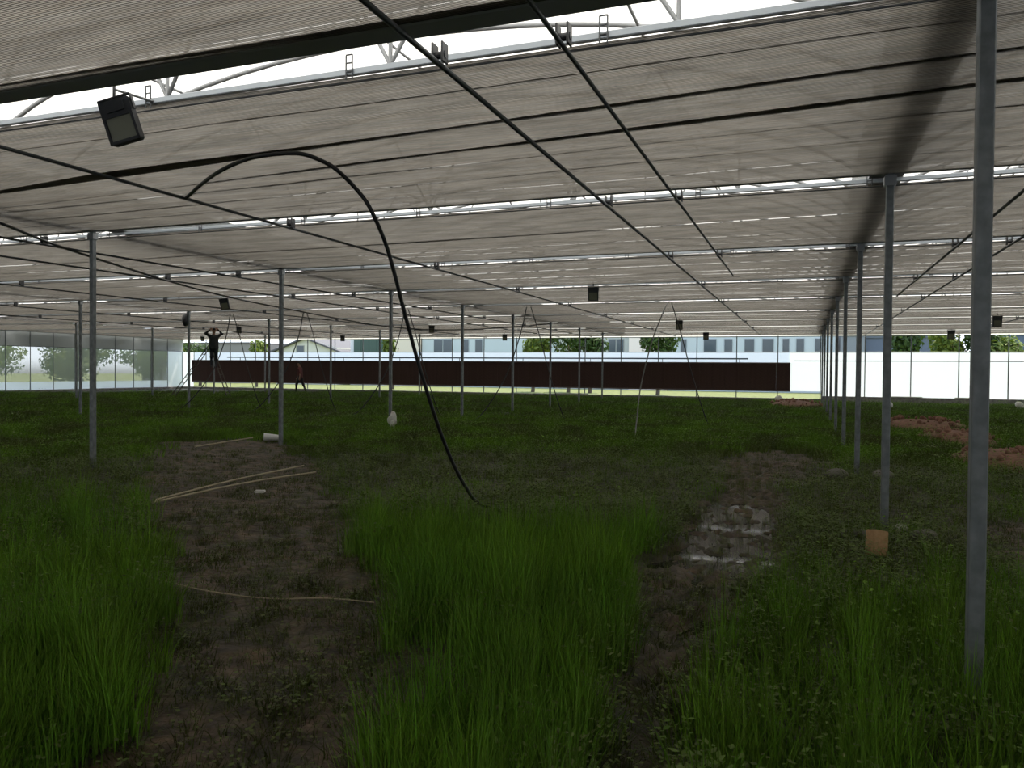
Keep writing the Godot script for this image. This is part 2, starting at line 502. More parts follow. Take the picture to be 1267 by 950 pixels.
func build_grass() -> void:
	var g := RandomNumberGenerator.new(); g.seed = 1234
	var tall := []; var low := []; var weeds := []; var far := []
	var yaw := 0.359
	# rings round the viewpoint: [near, far, clumps per square metre]
	for ring in [[0.9, 2.6, 620.0], [2.6, 5.0, 420.0], [5.0, 8.0, 260.0], [8.0, 13.0, 130.0], [13.0, 22.0, 60.0], [22.0, 46.0, 17.0]]:
		var half := 0.80
		var area: float = half * (ring[1] * ring[1] - ring[0] * ring[0])
		for k in int(area * ring[2]):
			var r := sqrt(lerpf(ring[0] * ring[0], ring[1] * ring[1], g.randf()))
			var a := -yaw + g.randf_range(-half, half)
			var x := r * sin(a); var d := r * cos(a)
			if x < X_LEFT + 0.3 or x > X_RIGHT - 0.3 or d > D_BACK - 0.5: continue
			var b := bare(x, d) if d < 16.0 else 0.0
			var patch := nz.get_noise_2d(x * 5.0, d * 5.0)
			var fine := nz2.get_noise_2d(x * 25.0, d * 25.0)
			var sc := g.randf_range(0.75, 1.25)
			var bs := Basis(Vector3.UP, g.randf() * TAU).scaled(Vector3(sc, sc * g.randf_range(0.85, 1.15), sc))
			var pos := P(x, ground_h(x, d), d)
			var green := Color(0.145, 0.34, 0.032).lerp(Color(0.21, 0.41, 0.036), clampf(0.5 + patch, 0, 1))
			var olive := Color(0.145, 0.165, 0.062).lerp(Color(0.15, 0.21, 0.06), g.randf())
			var tz := tall_zone(x, d) if b < 0.5 else 0.0
			if b > 0.4:
				# thin, low growth on the mud
				var keep := 0.34 + 0.45 * clampf(fine * 2.0, 0.0, 1.0)
				if rut(x, d) > 0.5 and d > 5.6 and d < 9.0: keep = 0.3
				if g.randf() > keep: continue
				var wet := rut(x, d) > 0.5 and d > 5.4
				low.append([Transform3D(bs.scaled(Vector3(0.45, 1.0, 0.45) if wet else Vector3(0.8, 0.55, 0.8)), pos), olive * g.randf_range(0.5, 1.0)])
			elif tz > 0.0 and g.randf() < tz * clampf((0.9 if tz > 0.9 else 0.6) + patch * 0.9 + fine * 0.5, 0.12, 1.0):
				if r < 5.0 and g.randf() < (0.15 if tz > 0.9 else 0.5): continue
				var hgt := (0.55 + 0.45 * tz) * clampf(0.85 + 0.6 * fine, 0.5, 1.2)
				tall.append([Transform3D(bs.scaled(Vector3(1, hgt, 1)), pos), green.lerp(olive, g.randf() * 0.5) * g.randf_range(0.55, 1.15)])
			elif r < 13.0:
				if g.randf() < 0.3: continue
				if g.randf() < (0.45 if r > 5.0 else 0.25) + 0.3 * fine:
					weeds.append([Transform3D(bs, pos), olive.lerp(green, 0.25 * g.randf()) * g.randf_range(0.6, 1.0)])
				else:
					low.append([Transform3D(bs, pos), olive.lerp(green, clampf(0.3 + patch * 1.2, 0, 1)) * g.randf_range(0.6, 1.05)])
			else:
				var k2 := 1.25 if r < 22.0 else 1.9
				far.append([Transform3D(bs.scaled(Vector3(k2, 0.9 + 0.25 * patch, k2)), pos), green.lerp(olive, clampf(0.65 - patch * 2.0, 0.15, 1)) * g.randf_range(0.7, 1.1) * (1.0 + 0.4 * fine)])
	var ts := []; var ls := []; var ws := []; var fs := []
	for k in 5: ts.append(tuft_mesh(100 + k, 18, 0.07, 0.18, 0.42, 0.42, 0.0065, 0.05))
	for k in 5: ls.append(tuft_mesh(200 + k, 16, 0.07, 0.05, 0.16, 0.9, 0.0055, 0.12, 4))
	for k in 5: ws.append(tuft_mesh(300 + k, 7, 0.09, 0.06, 0.17, 0.7, 0.005, 0.15, 34))
	for k in 4: fs.append(tuft_mesh(400 + k, 26, 0.16, 0.07, 0.2, 0.7, 0.012, 0.06, 8))
	scatter("tall_grass", "tall bright green grass standing between and beside the muddy tracks", "grass", ts, tall)
	scatter("low_grass", "short olive grass creeping over the muddy floor", "grass", ls, low)
	scatter("leafy_weeds", "low broad-leaved weeds spread among the grass", "weeds", ws, weeds)
	scatter("meadow_grass", "rough dark green grass covering the far floor up to the cooling pad", "grass", fs, far)
	print("grass ", tall.size(), " ", low.size(), " ", weeds.size(), " ", far.size())

# ------------------------------------------------------------------ greenhouse
const ORD := ["nearest", "second", "third", "fourth", "fifth", "sixth", "seventh", "eighth", "ninth", "tenth"]

func build_posts() -> void:
	var rows := {0: "row beside the puddle", 1: "row beyond the arching hose", 2: "row halfway from hose to ladder", 3: "row passing the ladder", -1: "row by the white film"}
	var first := {0: 0, 1: 1, 2: 3, 3: 5, -1: 7}
	for k in [0, 1, 2, 3, -1]:
		var x: float = ROW0 - SPAN * k
		for n in range(first[k], 9):
			var d := D0 + BAY * n
			var b := P(x, ground_h(x, d) - 0.05, d)
			var label: String = "grey galvanised post, %s from camera in the %s" % [ORD[n - first[k]], rows[k]]
			var o := thing("greenhouse_post", label, "post", b, "galvanised roof posts")
			var mb := MB.new()
			mb.bar(b, P(x, 3.255, d), 0.066, 0.06, 0.006, Vector3.FORWARD)
			part(o, "shaft", mb, M.zinc)
			mb = MB.new()
			mb.box(P(x, 3.12, d), Vector3(0.10, 0.09, 0.085), 0.008)
			part(o, "clamp", mb, M.web_steel)

func build_beams() -> void:
	var bracket := MB.new()   # small two-rung clip standing on the beam
	for s in [-1, 1]:
		bracket.bar(Vector3(s * 0.022, -0.05, 0), Vector3(s * 0.022, 0.10, 0), 0.008, 0.008, 0.001, Vector3.FORWARD)
	for y in [0.0, 0.05, 0.10]: bracket.bar(Vector3(-0.022, y, 0), Vector3(0.022, y, 0), 0.008, 0.008, 0.001)
	var bm := bracket.mesh()
	for n in range(-1, 9):
		var d := D0 + BAY * n + 0.40
		var o := thing("cross_beam", "light galvanised cross beam under the roof, %s from the camera" % [ORD[n]] if n >= 0 else "light galvanised cross beam overhead behind the camera", "beam", P(0, SCREEN_Y, d), "cross beams carrying the screens")
		var mb := MB.new()
		mb.bar(P(X_LEFT, SCREEN_Y + 0.02, d), P(X_RIGHT, SCREEN_Y + 0.02, d), 0.036, 0.04, 0.005)
		part(o, "tube", mb, M.bright_zinc)
		mb = MB.new()   # thin cable of the screen below the beam
		mb.pipe(P(X_LEFT, SCREEN_Y - 0.03, d + 0.02), P(X_RIGHT, SCREEN_Y - 0.03, d + 0.02), 0.007, 5)
		part(o, "support_wire", mb, M.dark_steel)
		if n >= 0 and n < 7:
			var x := 8.55
			while x > (X_LEFT if n > 2 else -20.0):
				shared(o, "bracket", bm, M.dark_steel, Vector3(x, 0.02, 0.026))
				x -= 1.6

func build_screens() -> void:
	var xs := PackedFloat32Array()
	var t := X_LEFT + 0.18
	while t < -14.0: xs.append(t); t += 1.2
	while t < 6.0: xs.append(t); t += 0.28
	while t < X_RIGHT - 0.2: xs.append(t); t += 1.2
	xs.append(X_RIGHT - 0.1)
	var f := FastNoiseLite.new(); f.seed = 9; f.frequency = 0.35; f.fractal_octaves = 2
	for n in range(-4, 9):
		var a := D0 + BAY * n + 0.383
		var b := D0 + BAY * (n + 1) + (-0.06 if n < 0 else -0.01)
		if n == 8: b = D_BACK - 0.02
		var label: String
		if n < -1: label = "grey striped shade screen hanging behind the camera, bay %s" % ["four", "three", "two"][n + 4]
		elif n == -1: label = "grey striped shade screen overhead, before the nearest roof gap"
		else: label = "grey striped shade screen beyond the %s roof gap from the camera" % ORD[n]
		var o := thing("shade_screen", label, "shade screen", P(0, SCREEN_Y, (a + b) / 2), "shade screens under the roof")
		var mb := MB.new(); mb.use_uv = true
		# gathers: the cloth doubles back on itself; [place along the bay, width of the overlap, seed]
		var g := RandomNumberGenerator.new(); g.seed = 500 + n
		var folds := []
		for k in (5 if n < 4 else 3): folds.append([0.14 + 0.17 * k + g.randf_range(-0.06, 0.06), g.randf_range(0.012, 0.04), g.randf() * 9.0, g.randf_range(-0.006, 0.002)])
		if n == 0: folds = [[0.10, 0.014, 4.0, -0.004], [0.235, 0.17, 1.0, -0.022], [0.375, 0.07, 3.0, -0.024], [0.52, 0.045, 5.0, -0.012], [0.66, 0.02, 6.0, -0.01], [0.82, 0.018, 2.0, -0.004]]
		if n == -1: folds = [[0.30, 0.008, 4.0, -0.003], [0.62, 0.012, 1.0, -0.003], [0.945, 0.05, 3.0, 0.0]]
		if n == 1: folds = [[0.36, 0.06, 6.0, -0.012], [0.66, 0.02, 2.0, -0.005], [0.82, 0.014, 8.0, 0.0]]
		# strips of cloth between the gathers, each strip its own vertices
		var edges := [0.0]
		for q in folds: edges.append(q[0])
		edges.append(1.0)
		var span := b - a
		for piece in edges.size() * 2 - 3:
			var back := piece % 2 == 1          # the hidden layer that runs back inside a gather
			var j := piece / 2
			var rows := 1 if back else maxi(4, int((edges[j + 1] - edges[j]) * (90.0 if n >= -1 and n < 3 else 36.0)))
			var first := mb.v.size()
			for r in rows + 1:
				var t01 := float(r) / rows
				for x in xs:
					var d_a: float; var d_b: float
					var drop := 0.0
					if back:
						var q: Array = folds[j]
						var wdt: float = q[1] * clampf(0.8 + 1.3 * f.get_noise_2d(x * 0.3 + 80.0, q[2] * 50.0), 0.12, 1.5)
						var c: float = a + span * (q[0] + 0.02 * f.get_noise_2d(x * 0.25, q[2] * 50.0) + q[3] * clampf(x, -8.0, 4.0))
						d_a = c + wdt * 0.5; d_b = c - wdt * 0.5
						drop = minf(0.014, wdt * 0.28)
					else:
						d_a = a; d_b = b
						if j > 0:
							var q: Array = folds[j - 1]
							var wdt: float = q[1] * clampf(0.8 + 1.3 * f.get_noise_2d(x * 0.3 + 80.0, q[2] * 50.0), 0.12, 1.5)
							d_a = a + span * (q[0] + 0.02 * f.get_noise_2d(x * 0.25, q[2] * 50.0) + q[3] * clampf(x, -8.0, 4.0)) - wdt * 0.5
							drop = minf(0.014, wdt * 0.28)
						if j < folds.size():
							var q: Array = folds[j]
							var wdt: float = q[1] * clampf(0.8 + 1.3 * f.get_noise_2d(x * 0.3 + 80.0, q[2] * 50.0), 0.12, 1.5)
							d_b = a + span * (q[0] + 0.02 * f.get_noise_2d(x * 0.25, q[2] * 50.0) + q[3] * clampf(x, -8.0, 4.0)) + wdt * 0.5
					var d := lerpf(d_a, d_b, t01)
					var s := clampf((d - a) / span, 0.0, 1.0)
					var y := SCREEN_Y - 0.015 - 0.02 * 4.0 * s * (1.0 - s) + 0.010 * f.get_noise_2d(x * 0.6, s * 30.0 + n * 40.0)
					if back: y -= drop * (0.15 + 0.7 * t01)
					elif j > 0: y -= drop * clampf(1.0 - (d - d_a) / 0.22, 0.0, 1.0)
					mb.vert(P(x, y, d), Vector3.UP if back else Vector3.DOWN, Vector2(x / 6.0 + n * 0.37, s))
			var w := xs.size()
			for r in rows:
				for k in w - 1:
					var q := first + r * w + k
					mb.i.append(q); mb.i.append(q + w + 1); mb.i.append(q + w)
					mb.i.append(q); mb.i.append(q + 1); mb.i.append(q + w + 1)
		part(o, "cloth", mb, M.screen)
		if n < 8:
			mb = MB.new()   # rolled hem along the moving edge
			var hw := 1.0 if n < 0 else 0.5
			var back_w := 2.0 if n < 0 else 1.0
			var prof := PackedVector2Array([Vector2(-0.075 * hw * back_w, 0.0), Vector2(-0.05 * hw * back_w, -0.016 * hw), Vector2(0.03 * hw, -0.026 * hw), Vector2(0.05 * hw, -0.012 * hw), Vector2(0.05 * hw, 0.016), Vector2(0.0, 0.02)])
			mb.prism(prof, P(X_RIGHT - 0.1, SCREEN_Y - 0.01, b), P(X_LEFT + 0.18, SCREEN_Y - 0.01, b))
			part(o, "hem", mb, M.hem)

func build_racks() -> void:
	var info := [[-1.21, -3.0, 14.3, "short thin push rod overhead, ending before the fourth cross beam"], [-1.93, -3.0, 38.0, "long push rod under the screens, nearest left of the puddle"], [-5.87, -3.0, 38.0, "long push rod under the screens, carrying the arching hose"],
		[-10.0, 3.0, 38.0, "long push rod just left of the post row beyond the hose"], [-11.7, 3.0, 38.0, "long push rod under the screens at left, behind the thick cable"], [-15.7, 6.0, 38.0, "long push rod under the screens midway to the second post row"],
		[-21.2, 10.0, 38.0, "long push rod left of the second post row from the hose"], [-25.3, 14.0, 38.0, "long push rod near the ladder, under the screens"], [1.87, -3.0, 19.0, "long push rod right of the post row by the puddle"], [2.5, 3.0, 38.0, "slim push rod further right, beyond the right-hand rod"], [6.1, 6.0, 38.0, "push rod furthest right under the screens"]]
	for q in info:
		var x: float = q[0]
		var o := thing("push_rod", q[3], "rod", P(x, SCREEN_Y - 0.11, q[1]), "push rods of the screen drive")
		var mb := MB.new()
		mb.pipe(P(x, SCREEN_Y - 0.11, q[1]), P(x, SCREEN_Y - 0.11, q[2]), 0.016 if absf(x + 1.21) > 0.1 else 0.013, 8)
		part(o, "tube", mb, M.dark_steel)
		for n in range(0, 8):
			var d := D0 + BAY * n + 0.16
			if d < q[1] or d > q[2]: continue
			mb = MB.new()
			for s in [-1, 1]: mb.box(P(x + s * 0.03, SCREEN_Y - 0.05, d), Vector3(0.012, 0.11, 0.07), 0.003)
			mb.pipe(P(x - 0.04, SCREEN_Y - 0.06, d), P(x + 0.04, SCREEN_Y - 0.06, d), 0.022, 8)
			part(o, "coupling", mb, M.black)

func roof_y(u: float) -> float:   # u: -1..1 across a span
	return 3.72 + 1.75 * sqrt(maxf(0.0, 1.0 - 0.86 * u * u)) - 1.75 * sqrt(0.14)

func build_roof() -> void:
	var roof := setting("roof", "white plastic film roof on curved steel arches above the screens", "roof")
	for k in range(-2, 4):
		var x1 := ROW0 - SPAN * k; var x0 := x1 - SPAN; var xm := (x0 + x1) / 2.0
		var mb := MB.new()
		var seg := 24
		for s in seg + 1:
			var u := -1.0 + 2.0 * s / seg
			var e := 0.01
			var sl := (roof_y(u + e) - roof_y(u - e)) / (2.0 * e * SPAN / 2.0)
			var nn := Vector3(-sl, 1, 0).normalized()
			mb.vert(P(xm + u * SPAN / 2.0, roof_y(u) + 0.05, D_FRONT), nn); mb.vert(P(xm + u * SPAN / 2.0, roof_y(u) + 0.05, D_BACK + 0.1), nn)
			if s > 0:
				var q := mb.v.size() - 4
				mb.tri(q, q + 1, q + 3); mb.tri(q, q + 3, q + 2)
		part(roof, "film_sheet", mb, M.film)
		# gable ends
		for e in 2:
			var d: float = D_BACK + 0.08 if e == 0 else D_FRONT
			mb = MB.new()
			var nn := Vector3(0, 0, -1) if e == 0 else Vector3(0, 0, 1)
			for s in seg:
				var u := -1.0 + 2.0 * s / seg; var u2 := -1.0 + 2.0 * (s + 1) / seg
				mb.quad(P(xm + u * SPAN / 2, 3.14, d), P(xm + u2 * SPAN / 2, 3.14, d), P(xm + u2 * SPAN / 2, roof_y(u2) + 0.05, d), P(xm + u * SPAN / 2, roof_y(u) + 0.05, d), nn)
			part(roof, "gable_film", mb, M.film)
		# arches with their trusses
		var near := k >= -1 and k <= 2
		var am := MB.new()
		var pts := PackedVector3Array()
		for s in 21: pts.append(Vector3((-1.0 + s / 10.0) * SPAN / 2.0, roof_y(-1.0 + s / 10.0) - 3.2, 0))
		am.tube(pts, 0.024, 6)
		var arch := am.mesh()
		var wm := MB.new()
		var us := [-0.72, -0.36, 0.0, 0.36, 0.72]
		for j in us.size():
			var u: float = us[j]
			wm.pipe(Vector3(u * SPAN / 2, 0.0, 0), Vector3(u * SPAN / 2, roof_y(u) - 3.2, 0), 0.014, 5)
			var u2: float = u + 0.18 if u <= 0.01 else u - 0.18
			var u3: float = u - 0.18 if u >= -0.01 else u + 0.18
			wm.pipe(Vector3(u * SPAN / 2, 0.03, 0), Vector3(u2 * SPAN / 2, roof_y(u2) - 3.2, 0), 0.014, 5)
			if absf(u3 - u2) > 0.01: wm.pipe(Vector3(u * SPAN / 2, 0.03, 0), Vector3(u3 * SPAN / 2, roof_y(u3) - 3.2, 0), 0.014, 5)
			else: wm.pipe(Vector3((u + (0.36 if u < 0 else -0.36)) * SPAN / 2, 0.03, 0), Vector3(u2 * SPAN / 2, roof_y(u2) - 3.2, 0), 0.014, 5)
		var web := wm.mesh()
		for n in range(-1, 9):
			shared(roof, "arch", arch, M.web_steel, P(xm, 3.2, D0 + BAY * n + 0.40))
			if near and n >= 0 and n < 6: shared(roof, "truss_web", web, M.web_steel, P(xm, 3.2, D0 + BAY * n + 0.40))
			if near and n >= 0 and n < 5:
				for q in [1.0, 2.0, 3.0]: shared(roof, "arch", arch, M.web_steel, P(xm, 3.2, D0 + BAY * n + 0.40 + q))
		for u in [-0.55, 0.0, 0.55]:
			mb = MB.new()
			mb.pipe(P(xm + u * SPAN / 2, roof_y(u) - 0.03, D_FRONT), P(xm + u * SPAN / 2, roof_y(u) - 0.03, D_BACK), 0.016, 5)
			part(roof, "purlin", mb, M.web_steel)
	for k in range(-2, 5):
		var x := ROW0 - SPAN * k
		var mb := MB.new()
		mb.prism(PackedVector2Array([Vector2(-0.20, 0.23), Vector2(-0.15, -0.235), Vector2(0.15, -0.235), Vector2(0.20, 0.23)]), P(x, 3.49, D_FRONT), P(x, 3.49, D_BACK))
		part(roof, "gutter", mb, M.zinc)

func wall_quad(parent: Node3D, called: String, a: Vector3, b: Vector3, y0: float, y1: float, m: Material, thick := 0.004, seed_ := 0) -> void:
	# a sheet with slight ripples and thickness, standing on the line a-b
	var mb := MB.new()
	var along := (b - a)
	var nn := Vector3(-along.z, 0, along.x).normalized()
	var seg := clampi(int(along.length() / 0.25), 1, 60)
	for side in 2:
		var first := mb.v.size()
		for s in seg + 1:
			var t := float(s) / seg
			var p := a + along * t + nn * (0.018 * sin(t * along.length() * 3.1 + seed_) + (thick if side == 0 else 0.0))
			mb.vert(Vector3(p.x, y0, p.z), nn if side == 0 else -nn); mb.vert(Vector3(p.x, y1, p.z), nn if side == 0 else -nn)
		for s in seg:
			var q := first + s * 2
			mb.tri(q, q + 1, q + 3); mb.tri(q, q + 3, q + 2)
		if m is StandardMaterial3D and (m as StandardMaterial3D).backlight_enabled: break
	part(parent, called, mb, m)

func build_walls() -> void:
	var dw := D_BACK
	# --- back wall with the cooling pad opening
	var wb := setting("wall_back", "back wall of white plastic film between thin steel posts, open above", "wall")
	var px0 := -36.8; var px1 := -0.69
	wall_quad(wb, "film_panel", P(X_LEFT, 0, dw), P(px0, 0, dw), 0.10, 2.34, M.wall_film)
	wall_quad(wb, "film_panel", P(px0, 0, dw + 0.05), P(px1, 0, dw + 0.05), 1.86, 2.34, M.strip_film)
	wall_quad(wb, "film_panel", P(px1, 0, dw), P(0.8, 0, dw), 0.5, 2.34, M.wall_film)
	var x := 0.8
	var k := 0
	while x < X_RIGHT - 0.1:
		var x2 := minf(x + 1.93, X_RIGHT)
		wall_quad(wb, "film_panel", P(x, 0, dw), P(x2, 0, dw), 0.28, 2.34, M.wall_film, 0.004, k)
		x = x2; k += 1
	x = X_LEFT
	while x < X_RIGHT + 0.1:
		var mb := MB.new()
		mb.bar(P(x, 0.0, dw - 0.03), P(x, 3.16, dw - 0.03), 0.045, 0.045, 0.005, Vector3.FORWARD)
		part(wb, "post", mb, M.zinc)
		x += 1.92
	for y in [3.12, 2.36]:
		var mb := MB.new()
		mb.pipe(P(X_LEFT, y, dw - 0.05), P(X_RIGHT, y, dw - 0.05), 0.022, 6)
		part(wb, "rail", mb, M.zinc)
	var mb2 := MB.new()
	mb2.pipe(P(px1 + 0.2, 1.95, dw - 0.05), P(X_RIGHT, 1.95, dw - 0.05), 0.018, 6)
	part(wb, "rail", mb2, M.zinc)
	mb2 = MB.new()
	mb2.box(P((X_LEFT + 0.8) / 2, 0.02, dw - 0.12), Vector3(0.8 - X_LEFT, 0.26, 0.2), 0.015)
	part(wb, "kerb", mb2, M.concrete)
	mb2 = MB.new()
	mb2.box(P((X_RIGHT + 0.8) / 2, 0.06, dw - 0.1), Vector3(X_RIGHT - 0.8, 0.46, 0.2), 0.015)
	part(wb, "kerb", mb2, M.concrete)
	# --- left wall
	var wl := setting("wall_left", "left wall of hazy clear plastic panels between slim posts", "wall")
	var d := D_BACK
	k = 0
	while d > 8.0:
		var d2 := d - BAY / 3.0
		wall_quad(wl, "film_panel", P(X_LEFT, 0, d2), P(X_LEFT, 0, d), 0.56, 2.40, M.wall_film if k == 0 else M.clear_film, 0.004, k)
		wall_quad(wl, "skirt_panel", P(X_LEFT + 0.02, 0, d2), P(X_LEFT + 0.02, 0, d), 0.0, 0.56, M.wall_film, 0.004, k + 9)
		var mb := MB.new()
		mb.bar(P(X_LEFT + 0.05, 0, d2), P(X_LEFT + 0.05, 3.2, d2), 0.04, 0.04, 0.005, Vector3.FORWARD)
		part(wl, "post", mb, M.zinc)
		d = d2; k += 1
	var roll := MB.new()
	# rolled-up side curtain above the panels, hanging in loose folds
	var prof := PackedVector2Array()
	wall_quad(wl, "film_panel", P(X_LEFT, 0, D_FRONT), P(X_LEFT, 0, d), 0.0, 2.4, M.wall_film)
	wall_quad(wl, "curtain", P(X_LEFT + 0.04, 0, D_FRONT), P(X_LEFT + 0.04, 0, D_BACK), 2.38, 3.7, M.curtain)
	for y in [2.4, 3.18]:
		var mb := MB.new()
		mb.pipe(P(X_LEFT + 0.07, y, D_FRONT), P(X_LEFT + 0.07, y, D_BACK), 0.022, 6)
		part(wl, "rail", mb, M.zinc)
	mb2 = MB.new()
	mb2.box(P(X_LEFT + 0.1, 0.03, (D_BACK + D_FRONT) / 2), Vector3(0.2, 0.22, D_BACK - D_FRONT), 0.015)
	part(wl, "kerb", mb2, M.concrete)
	# --- walls outside the view that close the house
	var wr := setting("wall_right", "white film side wall at the far right, outside the picture", "wall")
	wall_quad(wr, "film_panel", P(X_RIGHT, 0, D_FRONT), P(X_RIGHT, 0, D_BACK), 0.0, 3.7, M.wall_film)
	var wf := setting("wall_front", "white film wall behind the camera", "wall")
	wall_quad(wf, "film_panel", P(X_LEFT, 0, D_FRONT), P(X_RIGHT, 0, D_FRONT), 0.0, 3.2, M.wall_film)

func build_pad() -> void:
	var d := D_BACK - 0.06
	var x0 := -36.8; var x1 := -0.69
	var o := thing("cooling_pad", "long dark brown cooling pad across the back wall", "cooling pad", P((x0 + x1) / 2, 0.46, d))
	var count := 60
	var w := (x1 - x0) / count
	for k in count:
		var mb := MB.new()
		mb.box(P(x0 + w * (k + 0.5), 1.155, d), Vector3(w - 0.006, 1.29, 0.14), 0.006)
		part(o, "pad_panel", mb, M.pad)
	for y in [0.50, 1.83]:
		var mb := MB.new()
		mb.bar(P(x0 - 0.03, y, d), P(x1 + 0.03, y, d), 0.19, 0.07, 0.008)
		part(o, "frame_channel", mb, M.pad_frame)
	for x in [x0 - 0.015, x1 + 0.015]:
		var mb := MB.new()
		mb.bar(P(x, 0.47, d), P(x, 1.86, d), 0.04, 0.19, 0.006, Vector3.FORWARD)
		part(o, "end_channel", mb, M.pad_frame)
	var p := thing("water_pipe", "thin blue water pipe running along above the brown cooling pad", "pipe", P(-18, 2.04, d - 0.1))
	var mb := MB.new()
	mb.pipe(P(-34.0, 2.04, d - 0.1), P(-2.6, 2.04, d - 0.1), 0.035, 8)
	part(p, "tube", mb, M.blue_pipe)
	for k in 9:
		mb = MB.new()
		var x := -33.0 + k * 3.75
		mb.bar(P(x, 1.86, d - 0.1), P(x, 2.04, d - 0.1), 0.03, 0.03, 0.004, Vector3.FORWARD)
		part(p, "support", mb, M.blue_pipe)

# ------------------------------------------------------------------ floodlights and hoses
func floodlight(at: Vector3, size: float, tilt: Basis, label: String) -> void:
	var o := thing("floodlight", label, "floodlight", at, "black floodlights under the beams")
	var w := size * 0.78; var h := size * 1.05; var t := size * 0.2
	var mk := func(called: String, mb: MB, m: Material, parent: Node3D) -> MeshInstance3D:
		for k in mb.v.size():
			mb.v[k] = at + tilt * mb.v[k]; mb.n[k] = tilt * mb.n[k]
		return part(parent, called, mb, m)
	var mb := MB.new()
	mb.box(Vector3(0, -h * 0.5, 0), Vector3(w, h, t), 0.012)
	var body: MeshInstance3D = mk.call("housing", mb, M.black, o)
	mb = MB.new()   # glass, lower part of the face
	mb.box(Vector3(0, -h * 0.66, t * 0.5), Vector3(w * 0.8, h * 0.54, 0.006), 0.002)
	mk.call("lens", mb, M.lens, o)
	mb = MB.new()
	for s in [-1, 1]: mb.box(Vector3(s * w * 0.46, -h * 0.66, t * 0.5 + 0.004), Vector3(w * 0.08, h * 0.66, 0.014), 0.003)
	for y in [-0.36, -0.96]: mb.box(Vector3(0, h * y, t * 0.5 + 0.004), Vector3(w, h * 0.07, 0.014), 0.003)
	mk.call("bezel", mb, M.black, o)
	mb = MB.new()
	mb.box(Vector3(0, -h * 0.17, t * 0.62), Vector3(w * 0.6, h * 0.22, t * 0.3), 0.008)
	mk.call("driver_box", mb, M.black, o)
	for k in 5:
		mb = MB.new()
		mb.box(Vector3(0, -h * (0.3 + 0.13 * k), -t * 0.62), Vector3(w * 0.85, 0.008, t * 0.3), 0.002)
		mk.call("cooling_fin", mb, M.black, o)
	mb = MB.new()
	for s in [-1, 1]: mb.box(Vector3(s * w * 0.53, -h * 0.12, 0), Vector3(0.008, h * 0.36, 0.03), 0.002)
	mb.box(Vector3(0, h * 0.06, 0), Vector3(w * 1.07, 0.008, 0.03), 0.002)
	mb.bar(Vector3(0, h * 0.06, 0), Vector3(0, h * 0.06, 0) + tilt.inverse() * Vector3(0, 0.09, 0), 0.016, 0.016, 0.003, Vector3.BACK)
	mk.call("bracket", mb, M.black, o)

func build_floods() -> void:
	var b := Basis(Vector3.UP, 0.32) * Basis(Vector3.RIGHT, 0.12) * Basis(Vector3.BACK, 0.27)
	floodlight(P(-4.22, 3.12, 3.86), 0.265, b, "large black floodlight tilted under the nearest roof gap, upper left")
	var arm := MB.new()
	arm.bar(P(-4.22, 3.19, 3.86), P(-4.22, 3.215, 4.18), 0.025, 0.012, 0.003)
	part(get_child(get_child_count() - 1) as Node3D, "mounting_arm", arm, M.web_steel)
	var b2 := Basis(Vector3.UP, 0.15) * Basis(Vector3.RIGHT, 0.15)
	var list := [[-4.09, 15.6, 0.27, "black square floodlight under the fourth cross beam, right of the hose"], [-13.6, 15.7, 0.27, "black floodlight tilted under the fourth cross beam, left of the hose"],
		[-13.75, 27.6, 0.27, "black floodlight hanging beside the thick sagging cable"], [-4.0, 26.7, 0.29, "black floodlight beside a hanging hose, above the pad's right half"],
		[-4.1, 35.2, 0.30, "small black floodlight before the windowed building, above the pad"], [-13.65, 35.3, 0.28, "small black floodlight above the middle of the pad"],
		[-22.6, 35.0, 0.28, "small black floodlight above the pad, near the gabled house"], [5.3, 26.6, 0.31, "black floodlight at the far right, before the screens"],
		[5.4, 35.0, 0.33, "black floodlight before the trees at right"], [-22.4, 26.8, 0.26, "small black floodlight just right of the man on the ladder"], [-31.4, 34.6, 0.26, "small black floodlight left of the man on the ladder"]]
	for q in list:
		var bb := b2
		if q[0] == -13.6: bb = Basis(Vector3.UP, 0.3) * Basis(Vector3.RIGHT, 0.2) * Basis(Vector3.BACK, 0.18)
		floodlight(P(q[0], SCREEN_Y - 0.09, q[1]), q[2], bb, q[3])
	# dark sack hung near a post
	var mb := MB.new()
	mb.lump(P(-18.95, 2.92, 20.1), Vector3(0.11, 0.2, 0.1), 0.08, 8, 9, 12)
	mb.pipe(P(-18.95, 3.07, 20.1), P(-18.93, 3.22, 20.19), 0.008, 5)
	solo("hanging_bag", "dark bag hanging from the beam beside a post at left", "bag", mb, M.black, P(-18.95, 2.92, 20.1))

func hose(called: String, label: String, pts: Array, r: float, m: Material, category := "hose", group := "") -> void:
	var mb := MB.new()
	mb.tube(smooth_path(pts), r, 8)
	solo(called, label, category, mb, m, pts[0], group)

